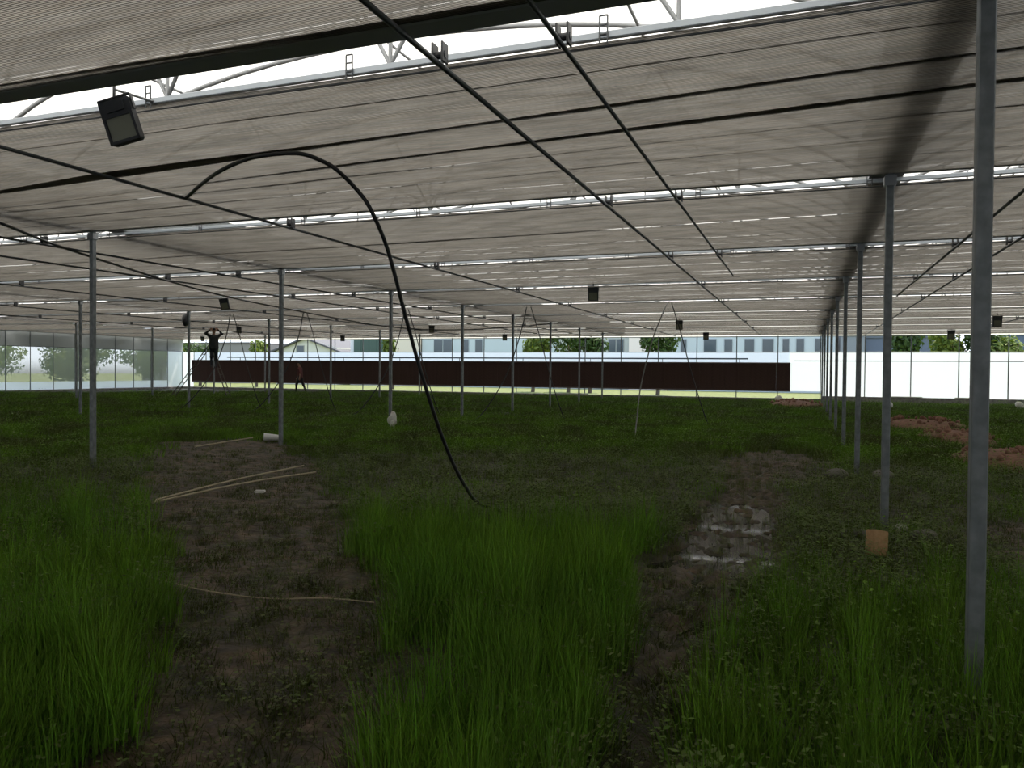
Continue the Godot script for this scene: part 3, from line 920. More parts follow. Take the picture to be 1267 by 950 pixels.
func build_hoses() -> void:
	hose("black_hose", "thick black hose arching from the push rod down into the grass", [P(-5.830, 3.080, 6.190), P(-5.358, 3.108, 5.874), P(-4.778, 3.081, 5.450), P(-4.311, 3.075, 5.198), P(-3.997, 3.068, 5.102), P(-3.698, 3.056, 5.107), P(-3.550, 3.008, 5.215), P(-3.458, 2.939, 5.302), P(-3.360, 2.798, 5.443), P(-3.293, 2.660, 5.518), P(-3.242, 2.370, 5.692), P(-3.206, 1.885, 5.910), P(-3.174, 1.510, 6.075), P(-3.115, 1.155, 6.198), P(-3.075, 0.822, 6.366), P(-3.032, 0.535, 6.537), P(-2.978, 0.289, 6.713), P(-2.920, 0.113, 6.892), P(-2.75, -0.02, 7.2)], 0.017, M.black_hose)
	hose("thick_cable", "thick black cable sagging under the screens from left edge to a post", [P(-7.9, 3.1, 4.6), P(-9.01, 3.09, 6.59), P(-10.18, 3.08, 8.7), P(-12.28, 3.06, 13.52), P(-13.4, 3.03, 17.81), P(-13.94, 2.9, 24.5), P(-11.83, 2.85, 26.2), P(-8.95, 3.12, 27.75)], 0.019, M.black_hose, "cable")
	var c := [[-3.25, "right of the tall tuft"], [-7.08, "above the pad's middle"], [-10.9, "beside the post row beyond the arching hose"], [-14.5, "before the gabled house"], [-17.4, "just right of the man on the ladder"]]
	for k in c.size():
		var x: float = c[k][0]
		var d := 20.0 + 0.12 * k
		hose("drop_hose", "thin drop hose falling to the left, " + c[k][1], [P(x - 0.06, 3.12, d), P(x - 0.26, 2.3, d), P(x - 0.55, 1.2, d - 0.3), P(x - 0.95, 0.25, d - 0.9), P(x - 1.15, 0.0, d - 1.4)] if k > 0 else [P(x - 0.06, 3.12, d), P(x - 0.28, 2.2, d - 0.7), P(x - 0.32, 1.1, d - 1.9), P(x - 0.15, 0.35, d - 3.2), P(x, 0.02, d - 4.1)], 0.015, M.black_hose if k > 0 else M.drop, "hose", "drop hoses from the fifth beam")
		hose("drop_hose", "thin drop hose falling to the right, " + c[k][1], [P(x + 0.06, 3.12, d), P(x + 0.28, 2.4, d + 0.05), P(x + 0.55, 1.4, d + 0.1), P(x + 0.85, 0.4, d + 0.2), P(x + 1.0, 0.0, d + 0.3)], 0.013, M.black_hose, "hose", "drop hoses from the fifth beam")

# ------------------------------------------------------------------ small things on the ground
func build_debris() -> void:
	var gy := func(x: float, d: float) -> float: return ground_h(x, d)
	# tan block and stones at the posts
	var mb := MB.new()
	mb.box(P(0.53, 0.10, 6.52), Vector3(0.12, 0.19, 0.10), 0.008, Basis(Vector3.UP, 0.5) * Basis(Vector3.BACK, -0.18) * Basis(Vector3.RIGHT, -0.2))
	solo("brick_block", "tan clay block leaning at the foot of a post", "brick", mb, M.brick, P(0.53, 0.0, 6.52))
	var stones := [[0.46, 7.25, 0.06, "round grey stone behind the tan clay block"], [0.82, 7.72, 0.055, "pale stone right of the post with the clay block"], [0.42, 11.2, 0.13, "flat grey stone left of the third post by the puddle"], [0.98, 11.3, 0.12, "flat grey stone right of the third post by the puddle"], [0.95, 7.3, 0.09, "dark lump of earth right of the clay block"]]
	for k in stones.size():
		var s: Array = stones[k]
		mb = MB.new()
		var y: float = gy.call(s[0], s[1])
		mb.lump(P(s[0], y + s[2] * 0.35, s[1]), Vector3(s[2] * 1.2, s[2] * 0.7, s[2]), 0.1, 60 + k)
		solo("stone", s[3], "stone", mb, M.stone if k != 1 else M.white_bag, P(s[0], y, s[1]), "stones at the post feet")
	# plastic bags, cup, litter
	mb = MB.new()
	mb.lump(P(-8.74, 0.27, 15.6), Vector3(0.09, 0.13, 0.08), 0.2, 5, 10, 14)
	mb.lump(P(-8.70, 0.13, 15.55), Vector3(0.07, 0.14, 0.06), 0.2, 6, 8, 10)
	solo("plastic_bag", "crumpled white plastic bag tied at a post foot", "bag", mb, M.white_bag, P(-8.72, 0.0, 15.6))
	mb = MB.new()
	mb.tube(PackedVector3Array([P(-9.45, 0.10, 12.0), P(-9.22, 0.08, 12.2)]), 0.075, 12, 0.05)
	solo("plastic_cup", "white plastic cup lying beside the second post beyond the hose", "cup", mb, M.white_plastic, P(-9.35, 0.1, 12.1))
	mb = MB.new()
	mb.box(P(-5.52, 0.05, 6.95), Vector3(0.11, 0.03, 0.05), 0.01, Basis(Vector3.UP, 0.4))
	solo("litter", "small white scrap on the bare mud near the poles", "litter", mb, M.white_plastic, P(-5.52, 0.04, 6.95))
	mb = MB.new()
	mb.box(P(-1.02, -0.02, 6.55), Vector3(0.10, 0.03, 0.05), 0.01, Basis(Vector3.UP, 0.9))
	solo("litter", "small white scrap at the left edge of the puddle", "litter", mb, M.white_plastic, P(-1.02, -0.03, 6.55))
	for q in [[-1.1, 37.6, "white sack by the red earth before the pad's right end"], [3.07, 33.6, "small white sack on the grass right of the post row"], [8.1, 36.6, "white scrap by the kerb at the right edge"]]:
		mb = MB.new()
		mb.lump(P(q[0], 0.15, q[1]), Vector3(0.15, 0.16, 0.13), 0.16, int(q[1]), 8, 12)
		solo("white_sack", q[2], "sack", mb, M.white_bag, P(q[0], 0.0, q[1]))
	# poles and lines on the mud
	hose("bamboo_pole", "long pale pole lying on the mud, upper one of two", [P(-6.02, 0.07, 5.98), P(-6.17, 0.09, 7.3), P(-6.35, 0.07, 8.9)], 0.011, M.bamboo, "pole")
	hose("bamboo_pole", "long pale pole lying on the mud, lower one of two", [P(-5.98, 0.06, 5.92), P(-5.95, 0.08, 7.2), P(-5.86, 0.06, 8.47)], 0.011, M.bamboo, "pole")
	hose("bamboo_pole", "pale pole lying at the far end of the muddy track", [P(-9.41, 0.08, 10.2), P(-9.54, 0.1, 11.8)], 0.012, M.bamboo, "pole")
	hose("string", "thin pale cord curving across the mud in the foreground", [P(-3.91, 0.06, 3.81), P(-3.38, 0.05, 3.73), P(-2.94, 0.04, 3.76), P(-2.61, 0.05, 3.86), P(-2.3, 0.05, 3.9)], 0.004, M.bamboo, "cord")
	# red earth
	var heaps := [[-0.3, 34.2, 1.1, 0.28, "heap of red earth before the right end of the pad"], [2.9, 22.5, 1.0, 0.26, "long heap of red earth right of the posts, far part"], [2.95, 18.3, 0.75, 0.22, "heap of red earth right of the posts, middle part"], [2.95, 13.9, 0.75, 0.24, "heap of red earth at the right edge, nearest part"]]
	for k in heaps.size():
		var h: Array = heaps[k]
		var o := thing("earth_heap", h[4], "earth heap", P(h[0], 0, h[1]), "heaps of red earth")
		mb = MB.new()
		mb.lump(P(h[0], -0.02, h[1]), Vector3(h[2], h[3], h[2] * 1.6), 0.12, 80 + k, 14, 26, true)
		part(o, "mound", mb, M.red_soil)
		var g := RandomNumberGenerator.new(); g.seed = 900 + k
		for j in 40:
			mb = MB.new()
			var a := g.randf() * TAU; var r := sqrt(g.randf())
			var p := P(h[0] + cos(a) * r * h[2], h[3] * sqrt(maxf(0.0, 1.0 - r * r)) * 0.9 + 0.02, h[1] + sin(a) * r * h[2] * 1.6)
			mb.lump(p, Vector3.ONE * g.randf_range(0.025, 0.085), 0.22, 1000 + k * 50 + j, 5, 7)
			part(o, "clod", mb, M.red_soil)
	# boards and pipes by the back kerb
	var scraps := [[3.6, 39.63, 5.0, 39.63, "pale board lying on the kerb behind the third post"], [6.3, 39.63, 7.6, 39.63, "pale board lying on the kerb left of the nearest post"], [-12.4, 39.63, -10.6, 39.63, "white board lying on the kerb before the pad's middle"]]
	for q in scraps:
		mb = MB.new()
		var ky := 0.312 if q[0] > 0 else 0.172
		mb.bar(P(q[0], ky, q[1]), P(q[2], ky, q[3]), 0.12, 0.045, 0.006)
		solo("loose_board", q[4], "board", mb, M.white_bag, P((q[0] + q[2]) / 2, ky - 0.02, q[1]), "boards by the back kerb")

# ------------------------------------------------------------------ outside
func leaf_crown(mb: MB, ctr: Vector3, r: Vector3, count: int, size: float, c0: Color, c1: Color, g: RandomNumberGenerator) -> void:
	for k in count:
		var d := Vector3(g.randfn(), g.randfn(), g.randfn()).normalized()
		var p := ctr + d * r * pow(g.randf(), 0.4)
		var nn := (d + Vector3(g.randf_range(-1, 1), g.randf_range(-0.4, 1), g.randf_range(-1, 1)) * 0.8).normalized()
		var s := nn.cross(Vector3(g.randf_range(-1, 1), g.randf_range(-1, 1), g.randf_range(-1, 1))).normalized()
		var t := nn.cross(s)
		var L := size * g.randf_range(0.6, 1.3)
		mb.col = c0.lerp(c1, g.randf())
		var q := mb.vert(p - t * L, nn); mb.vert(p + s * L * 0.45, nn); mb.vert(p + t * L, nn); mb.vert(p - s * L * 0.45, nn)
		mb.tri(q, q + 1, q + 2); mb.tri(q, q + 2, q + 3)

func tree(x: float, d: float, h: float, r: float, label: String, c0: Color, c1: Color, seed_: int, group := "trees outside the back wall", low := 0.5) -> void:
	var g := RandomNumberGenerator.new(); g.seed = seed_
	var o := thing("tree", label, "tree", P(x, -0.12, d), group)
	var mb := MB.new()
	var top := P(x + g.randf_range(-0.3, 0.3), h * 0.6, d)
	mb.tube(PackedVector3Array([P(x, -0.12, d), P(x + 0.1, h * 0.3, d), top]), 0.14, 7, 0.07)
	for k in 4:
		var a := k * 1.7 + seed_
		mb.tube(PackedVector3Array([P(x + 0.08, h * 0.35, d), P(x + cos(a) * r * 0.6, h * 0.7, d + sin(a) * r * 0.6)]), 0.05, 5, 0.02)
	part(o, "trunk", mb, M.bark)
	mb = MB.new(); mb.use_c = true
	for k in 6:
		var a := g.randf() * TAU; var q := g.randf_range(0.2, 0.7) * r
		leaf_crown(mb, P(x + cos(a) * q, h * g.randf_range(low, 0.85), d + sin(a) * q), Vector3(r * 0.55, h * 0.22, r * 0.55), 260, 0.16, c0, c1, g)
	part(o, "foliage", mb, M.leaf)

func building(label: String, x0: float, x1: float, d: float, depth: float, h: float, wall: Color, windows: Array, wy0: float, wy1: float, roof_col: Color, gable := false, called := "building") -> Node3D:
	var o := thing(called, label, "building", P((x0 + x1) / 2, -0.12, d), "buildings behind the greenhouse")
	var mb := MB.new()
	mb.box(P((x0 + x1) / 2, (h - 0.12) / 2, d + depth / 2), Vector3(x1 - x0, h + 0.12, depth), 0.02)
	part(o, "wall", mb, mat(wall, 0.8))
	var wm := mat(lin(0.07, 0.09, 0.11), 0.15)
	for q in windows:
		mb = MB.new()
		mb.box(P((q[0] + q[1]) / 2, (wy0 + wy1) / 2, d - 0.02), Vector3(q[1] - q[0], wy1 - wy0, 0.06), 0.006)
		var f := part(o, "window", mb, mat(wall * 0.7, 0.5))
		var cnt := maxi(1, int(round((q[1] - q[0]) / 0.8)))
		for j in cnt:
			mb = MB.new()
			var pw: float = (q[1] - q[0]) / cnt
			mb.box(P(q[0] + pw * (j + 0.5), (wy0 + wy1) / 2, d - 0.055), Vector3(pw - 0.08, wy1 - wy0 - 0.1, 0.02), 0.003)
			part(f, "pane", mb, wm)
	var rm := mat(roof_col, 0.8)
	mb = MB.new()
	if gable:
		var xm := (x0 + x1) / 2; var rise := 0.95
		for s in [-1, 1]:
			mb.bar(P(xm, h + rise, d + depth / 2), P(xm + s * ((x1 - x0) / 2 + 0.7), h - 0.45, d + depth / 2), depth + 0.8, 0.16, 0.02)
		part(o, "roof", mb, rm)
		mb = MB.new()
		var a := mb.vert(P(x0, h, d - 0.01), Vector3(0, 0, 1)); mb.vert(P(x1, h, d - 0.01), Vector3(0, 0, 1)); mb.vert(P(xm, h + rise, d - 0.01), Vector3(0, 0, 1))
		mb.tri(a, a + 1, a + 2)
		part(o, "gable", mb, mat(wall, 0.8))
	else:
		mb.box(P((x0 + x1) / 2, h + 0.06, d + depth / 2), Vector3(x1 - x0, 0.14, depth + 0.2), 0.02)
		part(o, "roof", mb, rm)
	return o

func build_outside() -> void:
	var d := 62.0
	var pale := lin(0.50, 0.56, 0.60)
	building("dark low shed at the far left behind the pad", -64.0, -50.5, d, 8, 3.75, lin(0.22, 0.21, 0.20), [], 2.8, 3.6, lin(0.12, 0.11, 0.11), false, "shed")
	building("pale house with a dark gabled roof and one small window", -47.4, -40.6, d, 9, 3.3, lin(0.62, 0.62, 0.54), [[-45.1, -44.2]], 2.85, 3.55, lin(0.09, 0.09, 0.10), true, "house")
	building("white shed with a dark green shuttered front", -39.8, -36.0, d + 1.0, 8, 4.5, lin(0.6, 0.62, 0.64), [], 2.8, 4.0, lin(0.3, 0.3, 0.3))
	var sh := get_child(get_child_count() - 1) as Node3D
	for k in 4:
		var mb := MB.new()
		mb.box(P(-39.0 + k * 0.82, 3.3, d + 0.95), Vector3(0.78, 1.6, 0.08), 0.01)
		part(sh, "shutter", mb, mat(lin(0.045, 0.085, 0.07), 0.6))
	building("cream plain building beside a yellow green tree", -34.7, -32.2, d, 8, 4.45, lin(0.66, 0.60, 0.50), [], 2.8, 4.0, lin(0.4, 0.38, 0.35))
	building("pale blue building with two dark windows left of the middle", -32.1, -19.5, d + 0.5, 9, 4.4, lin(0.48, 0.55, 0.58), [[-30.9, -29.1], [-28.2, -27.5], [-26.9, -26.2], [-21.9, -21.2]], 2.75, 4.05, lin(0.4, 0.42, 0.45))
	building("grey building with one wide dark window", -19.4, -13.3, d + 0.2, 9, 4.35, lin(0.45, 0.48, 0.47), [[-15.0, -13.7]], 2.75, 4.0, lin(0.35, 0.35, 0.36))
	building("cream white building between grey and pale blue ones", -13.2, -10.2, d - 0.3, 9, 4.3, lin(0.80, 0.72, 0.68), [], 2.8, 4.0, lin(0.5, 0.48, 0.46))
	building("long pale blue workshop with a row of dark windows", -10.1, 2.2, d, 12, 4.25, pale, [[-9.17, -8.67], [-7.4, -6.4], [-5.85, -5.2], [-4.36, -3.6], [-3.06, -2.2], [-1.62, -1.1], [-0.65, -0.05], [0.65, 1.15]], 2.7, 3.95, lin(0.45, 0.47, 0.5))
	building("grey building behind the row of posts", 2.4, 4.0, d - 0.5, 9, 4.1, lin(0.22, 0.24, 0.27), [], 2.8, 4.0, lin(0.3, 0.3, 0.32))
	building("navy blue building behind the white film", 4.1, 9.0, d, 9, 3.95, lin(0.11, 0.135, 0.19), [[6.0, 7.0]], 2.8, 3.8, lin(0.12, 0.14, 0.18))
	building("dark blue building at the right edge", 13.2, 19.0, d, 9, 4.1, lin(0.09, 0.12, 0.18), [], 2.8, 3.9, lin(0.12, 0.14, 0.18))
	var dk := lin(0.03, 0.06, 0.018); var md := lin(0.06, 0.11, 0.02); var yl := lin(0.20, 0.25, 0.05)
	tree(-40.5, 50.5, 3.6, 1.0, "small yellow green tree left of the gabled house", md, yl, 1)
	tree(-46.5, 51.0, 3.3, 1.8, "dark bush near the left corner", dk, md, 2)
	tree(-28.6, 51.0, 4.2, 0.8, "yellow green tree between green shutters and cream wall", md, yl, 3)
	tree(-17.6, 51.0, 4.0, 1.1, "leaning pale green tree before the pale blue building", md, yl, 4)
	tree(-15.2, 51.5, 4.4, 1.7, "dark green tree before the grey building", dk, md, 5)
	tree(-13.6, 51.2, 4.3, 1.2, "narrow dark green tree right of its larger neighbour", dk, md, 15)
	tree(-8.8, 50.0, 4.4, 1.3, "round green tree left of the windowed workshop", dk, md, 6)
	tree(5.4, 50.0, 4.4, 1.0, "dark green tree behind the white film, right of the posts", dk, md, 7)
	tree(7.6, 51.0, 4.4, 1.2, "green tree behind the white film, left of the nearest post", md, yl, 8)
	tree(9.0, 50.5, 4.5, 1.2, "dark leafy tree behind the nearest post", dk, md, 9)
	tree(10.6, 51.0, 4.4, 1.3, "bright green tree right of the nearest post", md, yl, 10)
	for k in 9:
		var dd := 31.0 + k * 2.3
		tree(-44.5 - (k % 3) * 3.2, dd, 3.6 + (k % 2) * 1.2, 2.3, "hazy tree behind the left plastic wall, %s along it" % ORD[k], md if k % 2 == 0 else dk, yl if k % 3 == 0 else md, 20 + k, "trees outside the left wall", 0.22)

# ------------------------------------------------------------------ people
# bones: [a, b, radius a, radius b, colour]; a smooth union of tapered capsules meshed as surface nets
func body_nets(mb: MB, bones: Array, cell: float, blend: float, xf: Transform3D) -> void:
	var lo := Vector3.INF; var hi := -Vector3.INF
	for q in bones:
		for e in 2:
			var r: float = q[2 + e] + blend + cell * 2.0
			lo = lo.min((q[e] as Vector3) - Vector3.ONE * r); hi = hi.max((q[e] as Vector3) + Vector3.ONE * r)
	var nx := int((hi.x - lo.x) / cell) + 2; var ny := int((hi.y - lo.y) / cell) + 2; var nzz := int((hi.z - lo.z) / cell) + 2
	var field := PackedFloat32Array(); field.resize(nx * ny * nzz); field.fill(9.0)
	var near := PackedFloat32Array(); near.resize(nx * ny * nzz); near.fill(9.0)
	var who := PackedByteArray(); who.resize(nx * ny * nzz)
	for bi in bones.size():
		var q: Array = bones[bi]
		var a: Vector3 = q[0]; var b: Vector3 = q[1]; var ra: float = q[2]; var rb: float = q[3]
		var ab := b - a
		var len2 := maxf(ab.length_squared(), 1e-9)
		var m := maxf(ra, rb) + blend + cell * 2.0
		var l := (a.min(b) - Vector3.ONE * m - lo) / cell; var h := (a.max(b) + Vector3.ONE * m - lo) / cell
		for z in range(maxi(0, int(l.z)), mini(nzz, int(h.z) + 2)):
			for y in range(maxi(0, int(l.y)), mini(ny, int(h.y) + 2)):
				for x in range(maxi(0, int(l.x)), mini(nx, int(h.x) + 2)):
					var p := lo + Vector3(x, y, z) * cell
					var t := clampf((p - a).dot(ab) / len2, 0.0, 1.0)
					var dist := (p - a - ab * t).length() - lerpf(ra, rb, t)
					var id := (z * ny + y) * nx + x
					var f := field[id]
					var k := clampf(0.5 + 0.5 * (f - dist) / blend, 0.0, 1.0)
					field[id] = lerpf(f, dist, k) - blend * k * (1.0 - k) if f < 8.0 else dist
					if dist < near[id]:
						near[id] = dist; who[id] = bi
	var vid := {}
	for z in nzz - 1:
		for y in ny - 1:
			for x in nx - 1:
				var id := (z * ny + y) * nx + x
				if field[id] > cell * 2.5: continue
				var sum := Vector3.ZERO; var cnt := 0
				for e in 12:
					var ax := e / 4; var o1 := (e >> 1) & 1; var o2 := e & 1
					var c0 := Vector3i.ZERO
					if ax == 0: c0 = Vector3i(0, o1, o2)
					elif ax == 1: c0 = Vector3i(o1, 0, o2)
					else: c0 = Vector3i(o1, o2, 0)
					var c1 := c0
					c1[ax] += 1
					var f0 := field[((z + c0.z) * ny + y + c0.y) * nx + x + c0.x]; var f1 := field[((z + c1.z) * ny + y + c1.y) * nx + x + c1.x]
					if (f0 < 0.0) != (f1 < 0.0):
						var t := f0 / (f0 - f1)
						sum += Vector3(c0).lerp(Vector3(c1), t); cnt += 1
				if cnt > 0:
					var p := lo + (Vector3(x, y, z) + sum / cnt) * cell
					mb.col = bones[who[id]][4]
					var i1 := mini(x + 1, nx - 1); var j1 := mini(y + 1, ny - 1); var k1 := mini(z + 1, nzz - 1)
					var gr := Vector3(field[(z * ny + y) * nx + i1] - field[id], field[(z * ny + j1) * nx + x] - field[id], field[(k1 * ny + y) * nx + x] - field[id])
					vid[id] = mb.vert(xf * p, (xf.basis * gr).normalized())
	for z in range(1, nzz - 1):
		for y in range(1, ny - 1):
			for x in range(1, nx - 1):
				var id := (z * ny + y) * nx + x
				if absf(field[id]) > cell * 2.0: continue
				for ax in 3:
					var st := [1, nx, nx * ny]
					var f1 := field[id + st[ax]]
					if (field[id] < 0.0) == (f1 < 0.0): continue
					var s1: int = st[(ax + 1) % 3]; var s2: int = st[(ax + 2) % 3]
					var q := [id, id - s1, id - s1 - s2, id - s2]
					if vid.has(q[0]) and vid.has(q[1]) and vid.has(q[2]) and vid.has(q[3]):
						mb.tri(vid[q[0]], vid[q[1]], vid[q[2]]); mb.tri(vid[q[0]], vid[q[2]], vid[q[3]])

func hand_bones(wrist: Vector3, dir: Vector3, palm_n: Vector3, thumb_side: float, skin: Color) -> Array:
	var out := []
	var s := dir.cross(palm_n).normalized() * thumb_side
	var k := wrist + dir * 0.085
	for f in 4: out.append([wrist + s * (0.02 - 0.013 * f), k + s * (0.03 - 0.02 * f), 0.017, 0.014, skin])
	var ln := [0.068, 0.078, 0.072, 0.056]
	for f in 4:
		var a := k + s * (0.03 - 0.02 * f)
		var b: Vector3 = a + (dir + palm_n * 0.35).normalized() * ln[f] * 0.55
		var c: Vector3 = b + (dir + palm_n * 1.0).normalized() * ln[f] * 0.45
		out.append([a, b, 0.009, 0.0085, skin]); out.append([b, c, 0.0085, 0.0075, skin])
	var t0 := wrist + dir * 0.03 + s * 0.03
	var t1 := t0 + (dir + s).normalized() * 0.04
	out.append([t0, t1, 0.012, 0.010, skin]); out.append([t1, t1 + (dir + palm_n * 0.6).normalized() * 0.03, 0.010, 0.008, skin])
	return out

func head_bones(c: Vector3, fwd: Vector3, skin: Color, hair: Color) -> Array:
	var r := fwd.cross(Vector3.UP).normalized()
	var out := [[c + Vector3(0, 0.03, 0) - fwd * 0.015, c + Vector3(0, 0.03, 0) + fwd * 0.01, 0.088, 0.085, skin], [c + Vector3(0, -0.06, 0) + fwd * 0.03, c + fwd * 0.03, 0.052, 0.068, skin],
		[c + Vector3(0, 0.0, 0) + fwd * 0.092, c + Vector3(0, -0.028, 0) + fwd * 0.108, 0.009, 0.013, skin],
		[c + Vector3(0, -0.062, 0) + fwd * 0.076 - r * 0.018, c + Vector3(0, -0.062, 0) + fwd * 0.076 + r * 0.018, 0.008, 0.008, Color(0.16, 0.06, 0.05)],
		[c + Vector3(0, 0.06, 0) - fwd * 0.03, c + Vector3(0, 0.07, 0) + fwd * 0.02, 0.088, 0.078, hair], [c + Vector3(0, 0.0, 0) - fwd * 0.05, c + Vector3(0, 0.05, 0) - fwd * 0.04, 0.06, 0.08, hair]]
	for s in [-1, 1]:
		out.append([c + r * s * 0.086 + Vector3(0, -0.02, 0), c + r * s * 0.09 + Vector3(0, 0.02, 0), 0.012, 0.014, skin])
		out.append([c + r * s * 0.033 + Vector3(0, 0.012, 0) + fwd * 0.083, c + r * s * 0.034 + Vector3(0, 0.012, 0) + fwd * 0.084, 0.010, 0.010, Color(0.02, 0.018, 0.016)])
	return out

func build_people() -> void:
	var skin := Color(0.30, 0.18, 0.12); var hair := Color(0.012, 0.011, 0.011)
	# on the ladder: both arms raised, hands at the head, elbows out
	var shirt := Color(0.018, 0.022, 0.022); var trousers := Color(0.014, 0.017, 0.026); var shoe := Color(0.02, 0.018, 0.016)
	var bones := []
	for s in [-1, 1]:
		bones.append([Vector3(s * 0.05, 0.9, 0), Vector3(s * 0.05, 1.12, 0.0), 0.15, 0.14, shirt])
		bones.append([Vector3(s * 0.05, 1.12, 0), Vector3(s * 0.06, 1.32, 0.0), 0.14, 0.14, shirt])
	for s in [-1, 1]:
		bones.append([Vector3(0, 1.34, 0), Vector3(s * 0.155, 1.39, 0), 0.10, 0.07, shirt])
		bones.append([Vector3(s * 0.16, 1.39, 0), Vector3(s * 0.34, 1.50, 0.08), 0.068, 0.055, shirt])
		bones.append([Vector3(s * 0.34, 1.50, 0.08), Vector3(s * 0.17, 1.66, 0.16), 0.048, 0.034, shirt])
		bones.append([Vector3(s * 0.085, 0.9, 0), Vector3(s * 0.10, 0.48, 0.02), 0.098, 0.065, trousers])
		bones.append([Vector3(s * 0.10, 0.48, 0.02), Vector3(s * 0.10, 0.09, -0.02), 0.062, 0.045, trousers])
		bones.append([Vector3(s * 0.10, 0.045, -0.03), Vector3(s * 0.11, 0.04, 0.15), 0.042, 0.036, shoe])
	bones.append([Vector3(0, 1.40, 0), Vector3(0, 1.50, 0.015), 0.058, 0.055, skin])
	var lad := P(-24.55, 1.38, 27.75)
	var xf := Transform3D(Basis(Vector3.UP, 0.75), lad)
	var mb := MB.new(); mb.use_c = true
	body_nets(mb, bones, 0.022, 0.05, xf)
	body_nets(mb, head_bones(Vector3(0, 1.60, 0.03), Vector3(0, 0, 1), skin, hair), 0.009, 0.02, xf)
	for s in [-1, 1]:
		body_nets(mb, hand_bones(Vector3(s * 0.17, 1.655, 0.16), Vector3(-s * 0.75, 0.6, 0.0).normalized(), Vector3(0, -0.4, -1).normalized(), -s, skin), 0.006, 0.008, xf)
	solo("person", "person in dark clothes standing on a ladder, both hands raised to the head", "person", mb, M.body, lad)
	# walking before the pad
	shirt = Color(0.10, 0.025, 0.022); trousers = Color(0.012, 0.012, 0.014)
	bones = []
	bones.append([Vector3(0, 0.93, 0), Vector3(0, 1.12, 0.01), 0.14, 0.13, shirt])
	bones.append([Vector3(0, 1.12, 0.01), Vector3(0, 1.32, 0.03), 0.13, 0.145, shirt])
	for s in [-1, 1]:
		bones.append([Vector3(0, 1.34, 0.03), Vector3(s * 0.155, 1.37, 0.03), 0.095, 0.065, shirt])
		bones.append([Vector3(s * 0.165, 1.36, 0.03), Vector3(s * 0.21, 1.09, 0.03 - s * 0.10), 0.055, 0.042, shirt])
		bones.append([Vector3(s * 0.21, 1.09, 0.03 - s * 0.10), Vector3(s * 0.20, 0.86, 0.10 - s * 0.13), 0.04, 0.028, skin])
		bones.append([Vector3(s * 0.085, 0.9, 0), Vector3(s * 0.09, 0.49, s * 0.16 + 0.02), 0.095, 0.065, trousers])
		bones.append([Vector3(s * 0.09, 0.49, s * 0.16 + 0.02), Vector3(s * 0.09, 0.09, s * 0.25 - 0.05), 0.06, 0.045, trousers])
		bones.append([Vector3(s * 0.09, 0.045, s * 0.25 - 0.06), Vector3(s * 0.09, 0.04, s * 0.25 + 0.12), 0.042, 0.036, shoe])
	bones.append([Vector3(0, 1.40, 0.03), Vector3(0, 1.50, 0.05), 0.056, 0.053, skin])
	var at := P(-26.0, 0.0, 36.1)
	xf = Transform3D(Basis(Vector3.UP, -1.3), at)
	mb = MB.new(); mb.use_c = true
	body_nets(mb, bones, 0.022, 0.05, xf)
	body_nets(mb, head_bones(Vector3(0, 1.60, 0.06), Vector3(0, 0, 1), skin, hair), 0.009, 0.02, xf)
	for s in [-1, 1]:
		body_nets(mb, hand_bones(Vector3(s * 0.20, 0.86, 0.10 - s * 0.13), Vector3(0, -1, 0.15).normalized(), Vector3(-s, 0, 0), 1.0, skin), 0.006, 0.008, xf)
	solo("person", "person in a dark red shirt and black trousers walking before the cooling pad", "person", mb, M.body, at)
	# the ladder: two sides joined at the top
	var top := P(-24.9, 2.42, 27.95)
	var right := Vector3(0.936, 0, -0.351)
	var depth := Vector3(0.351, 0, 0.936)
	var o := thing("step_ladder", "splayed wooden step ladder carrying the man in dark clothes", "ladder", Vector3(top.x, 0, top.z))
	for q in [[-1.75, 9], [0.85, 8]]:
		var foot: Vector3 = Vector3(top.x, 0.0, top.z) + right * q[0]
		for s in [-1, 1]:
			mb = MB.new()
			mb.bar(foot + depth * s * 0.24, top + depth * s * 0.15, 0.05, 0.03, 0.005)
			part(o, "rail", mb, M.ladder)
		for k in q[1]:
			var t: float = (k + 0.8) / (q[1] + 0.6)
			var c := foot.lerp(top, t)
			var hw := lerpf(0.24, 0.15, t)
			mb = MB.new()
			mb.bar(c - depth * hw, c + depth * hw, 0.05, 0.025, 0.004)
			part(o, "rung", mb, M.ladder)

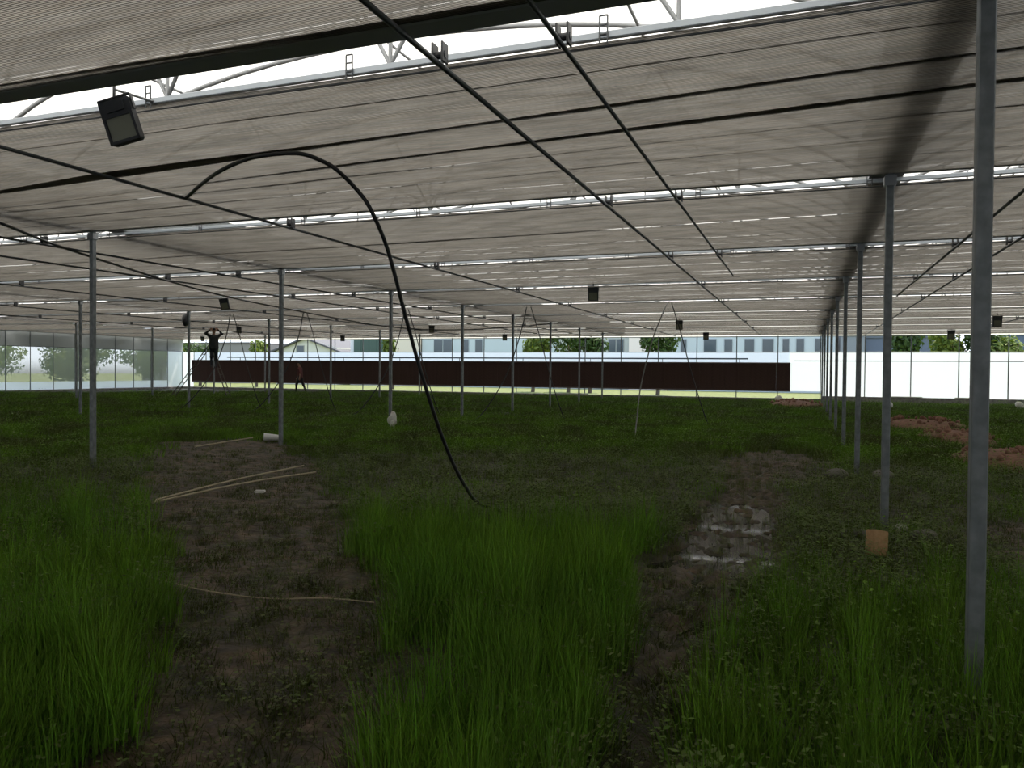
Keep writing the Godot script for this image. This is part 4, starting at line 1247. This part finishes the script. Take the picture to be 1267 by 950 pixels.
# ------------------------------------------------------------------ main
func _ready() -> void:
	var cam := Camera3D.new()
	cam.name = "camera"
	add_child(cam)
	cam.position = Vector3(0, 1.392, 0)
	cam.rotation = Vector3(-0.01796, 0.359, 0.00871)
	cam.fov = rad_to_deg(2.0 * atan(475.0 / 965.0))
	cam.near = 0.05; cam.far = 400.0
	cam.current = true
	var env := Environment.new()
	env.background_mode = Environment.BG_SKY
	var sm := ProceduralSkyMaterial.new()
	sm.sky_top_color = Color(0.72, 0.79, 0.88)
	sm.sky_horizon_color = Color(0.90, 0.93, 0.96)
	sm.ground_horizon_color = Color(0.80, 0.82, 0.82)
	sm.ground_bottom_color = Color(0.35, 0.36, 0.33)
	sm.sky_energy_multiplier = 1.5
	sm.sun_angle_max = 0.0
	var sky := Sky.new(); sky.sky_material = sm
	env.sky = sky
	env.tonemap_mode = Environment.TONE_MAPPER_LINEAR
	env.tonemap_exposure = 1.0
	env.sdfgi_enabled = true; env.ssao_enabled = true; env.ssil_enabled = true
	var we := WorldEnvironment.new(); we.name = "environment"; we.environment = env
	add_child(we)
	var sun := DirectionalLight3D.new()
	sun.name = "sun"
	sun.light_energy = 3.1
	sun.light_color = Color(1.0, 0.96, 0.90)
	sun.light_angular_distance = 0.6
	sun.shadow_enabled = true
	sun.sky_mode = DirectionalLight3D.SKY_MODE_LIGHT_ONLY
	add_child(sun)
	# high, from beyond the back wall
	sun.look_at_from_position(P(1.0, 9.0, 4.0), Vector3.ZERO, Vector3.UP)

	rng.seed = 4
	nz.seed = 21; nz.frequency = 0.11; nz.fractal_octaves = 3
	nz2.seed = 22; nz2.frequency = 0.11; nz2.fractal_octaves = 2
	make_materials()
	M.curtain = mat(lin(0.42, 0.44, 0.44), 0.7)
	M.curtain.backlight_enabled = true; M.curtain.backlight = Color(0.22, 0.23, 0.23)
	M.strip_film = mat(lin(0.8, 0.85, 0.9), 0.5, 0.0, 0.3)
	M.strip_film.backlight_enabled = true; M.strip_film.backlight = Color(0.82, 0.88, 0.96)
	M.drop = mat(lin(0.10, 0.10, 0.09), 0.5)
	M.ladder = mat(lin(0.10, 0.085, 0.07), 0.8)
	print("materials ", Time.get_ticks_msec())
	build_ground()
	build_roof()
	build_walls()
	build_posts()
	build_beams()
	build_screens()
	print("structure ", Time.get_ticks_msec())
	build_pad()
	build_racks()
	build_floods()
	build_hoses()
	build_debris()
	build_outside()
	print("things ", Time.get_ticks_msec())
	build_people()
	print("people ", Time.get_ticks_msec())
	build_grass()
	print("grass ", Time.get_ticks_msec())
